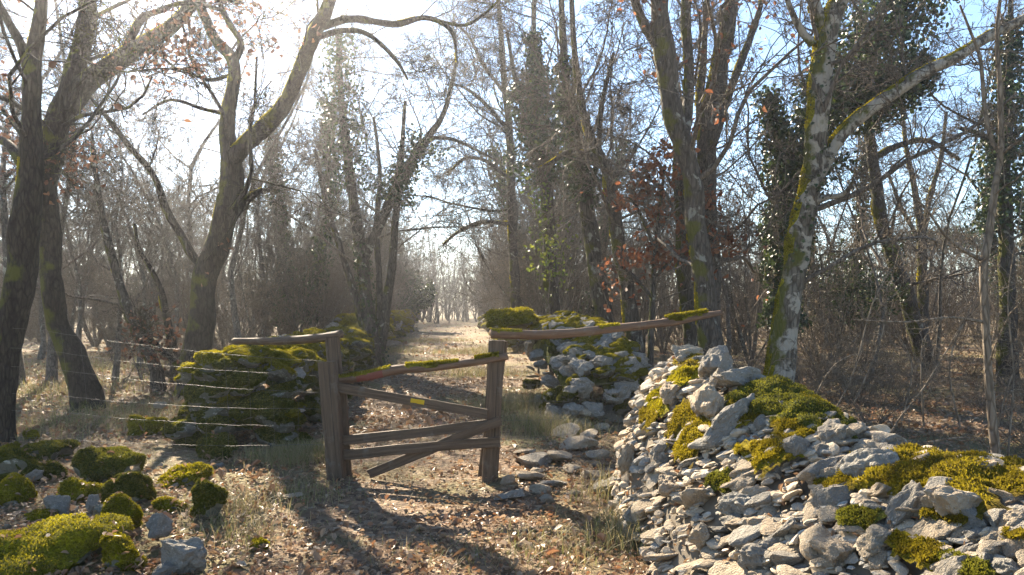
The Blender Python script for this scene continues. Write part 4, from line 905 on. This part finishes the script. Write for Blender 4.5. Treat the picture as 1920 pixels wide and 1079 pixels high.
scatter(20, RWL, lambda y: lane_r(y) + 5 + .25 * y, 15, 46, .9, lambda x, y: plant('pole_tree', 'slender straight bare tree in the wood right of the lane', 'tree', 'slender trees right of the lane', POLES[r.integers(2)], x, y, r.uniform(.8, 1.15), r))
scatter(8, LW, LWR, 24, 48, .9, lambda x, y: plant('pole_tree', 'slender straight bare tree in the wood left of the lane', 'tree', 'slender trees left of the lane', POLES[r.integers(2)], x, y, r.uniform(.8, 1.1), r))
scatter(14, RWL, lambda y: lane_r(y) + 3 + .25 * y, 17, 46, 1.0, lambda x, y: plant('coppiced_tree', 'many stemmed bare coppice in the wood right of the lane', 'tree', 'coppice right of the lane', COPP[r.integers(2)], x, y, r.uniform(.8, 1.1), r, ('stems', 'crown')))
for (px, y, s) in ((560, 24, 1.0), (1010, 26, .95), (1090, 28, 1.0), (1560, 26, .9), (1905, 24, .9)):
    x = (px - CX) / F * y; plant('ivy_tree', 'ivy stemmed tree with a bare top, deep in the wood ' + {560: 'left of the lane', 1010: 'just right of the lane', 1090: 'behind the lichen spotted trunk', 1560: 'behind the pale patched tree', 1905: 'behind the sapling'}[px], 'tree', 'ivy grown trees deep in the wood', IVYT[0], x, y, s, r)
scatter(40, LW, LWR, 19, 44, .9, lambda x, y: plant('shrub', 'leafless twiggy shrub in the wood left of the lane', 'shrub', 'twiggy shrubs left of the lane', SHRUB[r.integers(2)], x, y, r.uniform(.8, 1.3), r, ('stems', 'twigs')), .6)
scatter(30, RWL, RW, 14, 42, .8, lambda x, y: plant('shrub', 'leafless twiggy shrub in the wood behind the rubble wall side', 'shrub', 'twiggy shrubs right of the lane', SHRUB[r.integers(2)], x, y, r.uniform(.7, 1.2), r, ('stems', 'twigs')), .5, 1.3)
scatter(18, lambda y: 3.0, lambda y: .74 * y + .5, 8, 17, .6, lambda x, y: plant('bramble', 'arching pale bramble stems in the thicket behind the rubble wall', 'bramble', 'brambles behind the rubble wall', BRAMB[r.integers(3)], x, y, r.uniform(.7, 1.1), r, ('stems', 'twigs')), .3)
bt = thing('bramble', 'a few long pale leafless stems arching close behind the rubble wall', 'bramble', (3.4, 7.0, 0)); bo = np.array(bt.location)
for k, (d, pts) in enumerate([(6.6, [(1660, 830), (1690, 780), (1732, 728), (1802, 611), (1835, 545), (1850, 500)]), (6.8, [(1732, 800), (1728, 720), (1727, 663), (1736, 630), (1775, 604)]), (6.3, [(1740, 830), (1790, 822), (1833, 824), (1862, 852)]), (6.5, [(1850, 760), (1880, 738), (1930, 728)]),
        (6.4, [(1868, 810), (1885, 740), (1905, 690), (1935, 640)]), (7.4, [(1560, 780), (1600, 700), (1640, 560), (1700, 470), (1760, 420)]), (7.2, [(1520, 760), (1560, 690), (1610, 665), (1660, 690)]), (7.8, [(1600, 760), (1650, 640), (1662, 560), (1650, 480)]), (7.0, [(1800, 800), (1780, 700), (1800, 620), (1850, 560), (1930, 520)]), (6.9, [(1890, 860), (1900, 700), (1890, 560), (1910, 420), (1925, 300)]), (7.5, [(1690, 790), (1710, 700), (1690, 640), (1640, 615)])]):
    q, _ = resample(np.array([P(a_, b_, d) for a_, b_ in pts]), np.ones(len(pts)), 16); rad = np.linspace(.009, .003, 16)[None]; p1, r1 = grow(q[None], rad, 4, .2, 1, 45, .3, 5, .2, .02, .6, .5, r, .002)
    mb = MB(); v, f = tubes(q[None], rad, 6); mb.add(v, f); v, f = tubes(p1, r1, 4); mb.add(v, f); ob('stem', mb.mesh('stem', BARK_STEM, True, bo), bt)
scatter(30, RWL, RW, 23, 50, 1.0, lambda x, y: plant('coppiced_tree', 'many stemmed bare coppice in the wood right of the lane', 'tree', 'coppice right of the lane', COPP[r.integers(2)], x, y, r.uniform(.55, .9), r, ('stems', 'crown')))
scatter(26, RWL, RW, 20, 48, .9, lambda x, y: plant('shrub', 'leafless twiggy shrub in the wood behind the rubble wall side', 'shrub', 'twiggy shrubs right of the lane', SHRUB[r.integers(2)], x, y, r.uniform(1.0, 1.6), r, ('stems', 'twigs')), .5)
scatter(20, LW, LWR, 24, 50, 1.0, lambda x, y: plant('coppiced_tree', 'many stemmed bare coppice in the wood left of the lane', 'tree', 'coppice left of the lane', COPP[r.integers(2)], x, y, r.uniform(.7, 1.1), r, ('stems', 'crown')))
for k in range(40):                                # bare bushes crowding both sides of the lane farther on
    y = 22 + k * 1.0; side = k % 2; x = lane_l(y) - r.uniform(1.0, 2.2) if side == 0 else lane_r(y) + r.uniform(.8, 2.0)
    plant('coppiced_tree', 'bare coppice leaning over the lane wall, %s side' % ('left' if side == 0 else 'right'), 'tree', 'coppice lining the lane, %s side' % ('left' if side == 0 else 'right'), COPP[r.integers(2)], x, y, r.uniform(.7, 1.1), r, ('stems', 'crown'))
# the wood far off, a mass nobody could count
N_ = 240; y = r.uniform(48, 95, N_); x = r.uniform(-.8, .8, N_) * y; y = np.r_[y, r.uniform(57, 80, 190)]; x = np.r_[x, r.uniform(-20, 8, 190)]
m = (x < lane_l(y) - 1.0) | (x > lane_r(y) + .8) | (y > 60); x, y = x[m], y[m]; n_ = len(x); h = r.uniform(5, 10, n_)
b0 = np.stack([x, y, gz(x, y) - .2], -1); pts = np.stack([b0 + np.stack([.12 * h * k * np.sin(x * 7 + k), .05 * k * h, h * k], -1) for k in np.linspace(0, 1, 5)], 1); rad = np.linspace(.075, .02, 5)[None, :] * r.uniform(.5, 1.4, (n_, 1)); mb = MB(); v, f = tubes(pts, rad, 4); mb.add(v, f)
p1, r1 = grow(pts, rad, 11, .04, 1, 45, .36, 4, .2, .08, .4, .4, r, .018); v, f = tubes(p1, r1, 3); mb.add(v, f)
p2, r2 = grow(p1, r1, 4, .1, 1, 42, .55, 3, .2, .05, .6, .5, r, .012); v, f = tubes(p2, r2, 3); mb.add(v, f)
dw = kind(ob('distant_wood', mb.mesh('distant_wood', BARK_FAR)), 'stuff'); dw['label'] = 'grey brown mass of bare wood closing the view'; dw['category'] = 'wood'
# evergreen bushes and fresh leaves
def bush(name, label, px, py, d, wpx, hpx, n, size, mat, seed, dens=.5):
    r = np.random.default_rng(seed); c = P(px, py, d); g0 = np.array([c[0], c[1], gzf(c[0], c[1])]); t = thing(name, label, 'bush', tuple(g0))
    sx, sz_ = wpx / F * d / 2, hpx / F * d / 2
    p = nrm(r.normal(size=(n * 2, 3))) * (r.random((n * 2, 1)) ** .45) * np.array([sx, sx * .8, sz_]); p = p[fbm(p * 1.6 + seed, 2, seed) > -.15 - dens][:n] + c
    v, f = leaf_cards(p, r.normal(size=p.shape) + [0, 0, .5], size, r, .3, .6); ob('foliage', mesh('foliage', v - g0, f, None, mat, False), t)
    st = 7; tip = c + r.normal(0, .5, (st, 3)) * np.array([sx, sx, sz_ * .6]); q = np.stack([g0 + (tip - g0) * k + r.normal(0, .05, (st, 3)) * k for k in np.linspace(0, 1, 8)], 1)
    v, f = tubes(q, np.linspace(.02, .006, 8)[None, :].repeat(st, 0), 5); ob('stems', mesh('stems', v - g0, f, None, BARK_TWIG), t)
bush('evergreen_bush', 'dark evergreen bush where the lane disappears', 772, 548, 44, 90, 84, 4500, .15, IVY, 1, .0)
scatter(12, lambda y: lane_l(y) - 2, lambda y: lane_r(y) + 2, 60, 74, 1.0, lambda x, y: plant('coppiced_tree', 'bare coppice closing the far end of the lane', 'tree', 'coppice at the far end of the lane', COPP[r.integers(2)], x, y, r.uniform(.7, 1.1), r, ('stems', 'crown')), -9)
bush('evergreen_bush', 'dark evergreen bush in the thicket under the long reaching limb', 1620, 520, 17, 170, 200, 1700, .085, IVY, 2, .0)
bush('evergreen_bush', 'clipped looking green bush on the skyline beyond the thicket', 1780, 452, 40, 190, 50, 3000, .16, IVY, 3)
bush('evergreen_bush', 'bushy ivy heap behind the pale patched tree', 1455, 470, 15.5, 80, 200, 2000, .085, IVY, 4, .05)
bush('leafy_shrub', 'shrub with fresh yellow green leaves among the bare stems beside the lane', 1035, 480, 15.5, 110, 190, 260, .09, SPRING_LEAF, 5, .0)
bush('leafy_shrub', 'small spray of bright leaves higher in the stems beside the lane', 1010, 350, 16.5, 70, 120, 160, .09, SPRING_LEAF, 6, .0)
bush('leafy_shrub', 'rusty leaved low oak scrub behind the crooked thin tree', 1195, 505, 12.8, 150, 150, 110, .085, RUSSET, 7, .0)

# ------------------------------------------------------------------ leaf litter, grass, twigs on the ground
r = np.random.default_rng(31)
def spread(n, y0, y1, k):
    u = r.random(n); y = (y0 ** (1 - k) + u * (y1 ** (1 - k) - y0 ** (1 - k))) ** (1 / (1 - k)); x = r.uniform(-1, 1, n) * (.70 * y + .8); return x, y
def off_wall(x, y):
    xb = np.interp(-y, -WY, WXB); return ~((y < 7.1) & (x > xb + .05) & (x < xb + 1.9))
mb = MB()
for n, y0, y1, k, s in ((40000, 3.4, 9, .6, .034), (34000, 9, 24, 1.2, .055), (9000, 24, 60, 1.5, .09)):
    x, y = spread(n, y0, y1, k); cov = vnoise(np.stack([x * .9, y * .9, x * 0], -1), 12); m = off_wall(x, y) & (cov > r.uniform(-1.0, .35, n)); x, y = x[m], y[m]
    z = gz(x, y) + .010 + r.random(len(x)) * .022
    v, f = leaf_cards(np.stack([x, y, z], -1), np.stack([r.normal(0, .42, len(x)), r.normal(0, .42, len(x)), np.ones(len(x))], -1), s * np.exp(r.normal(0, .35, len(x))), r, .4, .6); mb.add(v, f)
q = np.concatenate(ROCKTOP); v, f = leaf_cards(q, np.stack([r.normal(0, .6, len(q)), r.normal(0, .6, len(q)), np.ones(len(q))], -1), .042, r, .4, .6); mb.add(v, f)
q = wall_surf(r.uniform(2.8, 6.9, 900), r.uniform(.02, 1.3, 900)) + [0, 0, .012]; v, f = leaf_cards(q, r.normal(0, .6, (900, 3)) + [-.3, 0, 1], .04, r, .4, .6); mb.add(v, f)
ll = kind(ob('leaf_litter', mb.mesh('leaf_litter', LITTER, False)), 'stuff'); ll['label'] = 'fallen brown oak leaves strewn over the ground'; ll['category'] = 'leaves'
def grass_blades(x, y, L, r, w_=.0035, droop=.5):
    n = len(x); L = L * r.uniform(.5, 1.25, n); a = r.uniform(0, 6.28, n); d = np.stack([np.cos(a), np.sin(a), 0 * a], -1); s = np.stack([-np.sin(a), np.cos(a), 0 * a], -1)
    b = np.stack([x, y, gz(x, y)], -1); ln = (droop * r.uniform(.3, 1.5, n))[:, None]; out = []
    for k, ww in ((0, 1), (.4, .8), (.75, .55), (1, .12)):
        c = b + d * (ln * L[:, None] * k ** 1.7) + np.array([0, 0, 1.]) * (L[:, None] * (k - .35 * ln * k * k)); out += [c - s * w_ * ww, c + s * w_ * ww]
    V = np.stack(out, 1).reshape(-1, 3); i = (np.arange(n) * 8)[:, None]
    return V, np.vstack([i + np.array([0, 1, 3, 2]), i + np.array([2, 3, 5, 4]), i + np.array([4, 5, 7, 6])])
mb = MB()
x, y = spread(17000, 3.4, 30, .9); cov = vnoise(np.stack([x * .9, y * .9, x * 0], -1), 12) + .8 * vnoise(np.stack([x * .35, y * .35, x * 0], -1), 14); mid_ = np.abs(x - (lane_l(y) + lane_r(y)) / 2)
m = off_wall(x, y) & (cov < r.uniform(-.6, .5, len(x))) ; x, y = x[m], y[m]; v, f = grass_blades(x, y, np.where(y < 9, .055, .10), r, .0028, .9); mb.add(v, f)
x, y = spread(16000, 3.4, 10, .5); cov = vnoise(np.stack([x * .9, y * .9, x * 0], -1), 12); m = off_wall(x, y) & (cov < r.uniform(-.5, .5, len(x))); x, y = x[m], y[m]; v, f = grass_blades(x, y, .035, r, .0022, 1.1); mb.add(v, f)
for (px, py, rad_, n, L) in ((545, 865, .40, 1500, .15), (590, 850, .3, 900, .16), (1000, 800, .5, 1500, .22), (1050, 815, .4, 900, .2), (960, 770, .5, 1300, .26), (1130, 930, .2, 160, .26), (1160, 985, .2, 200, .2), (1185, 1020, .2, 400, .2),
        (440, 960, .3, 300, .13), (460, 1000, .3, 300, .12), (780, 640, 2.2, 2000, .16), (900, 660, 1.3, 1800, .2), (700, 660, 1.2, 1500, .2), (150, 800, 1.0, 1500, .15), (240, 780, 1.0, 1400, .18), (900, 700, .8, 900, .2), (1020, 760, .8, 1500, .25), (60, 740, 1.6, 1600, .2), (220, 690, 2.5, 2000, .2), (560, 930, .4, 600, .09), (900, 1040, .5, 500, .08), (1050, 1030, .4, 500, .1)):
    d = F * CH / (py - HZ); c = P(px, py, d); x = c[0] + r.normal(0, rad_ * .6, n); y = d + r.normal(0, rad_ * .6, n); m = off_wall(x, y); v, f = grass_blades(x[m], y[m], L, r, .0026 if d < 12 else .005, .7); mb.add(v, f)
gr_ = kind(ob('dry_grass', mb.mesh('dry_grass', STRAW, False)), 'stuff'); gr_['label'] = 'tufts of dry straw coloured grass'; gr_['category'] = 'grass'

# ------------------------------------------------------------------ added haze box standing in for the lens veil of sun glare
hz = MB(); hx, hy0, hy1, h0, h1 = 140, -40, 240, -2.0, 15.5
hz.add([(x, y, z) for z in (h0, h1) for y in (hy0, hy1) for x in (-hx, hx)], [(0, 2, 3, 1), (4, 5, 7, 6), (0, 1, 5, 4), (2, 6, 7, 3), (0, 4, 6, 2), (1, 3, 7, 5)])
hm = bpy.data.materials.new('lens_veil_haze'); hm.use_nodes = True; hm.node_tree.nodes.clear()
ho = hm.node_tree.nodes.new('ShaderNodeOutputMaterial'); hv = hm.node_tree.nodes.new('ShaderNodeVolumePrincipled'); hm.node_tree.links.new(hv.outputs[0], ho.inputs['Volume'])
hv.inputs['Color'].default_value = (.93, .95, 1, 1); hv.inputs['Density'].default_value = .0016; hv.inputs['Anisotropy'].default_value = .8
hzo = kind(ob('haze', hz.mesh('haze', hm, False)), 'stuff'); hzo['label'] = 'thin added haze standing in for the lens veil of sun glare'; hzo['category'] = 'haze'
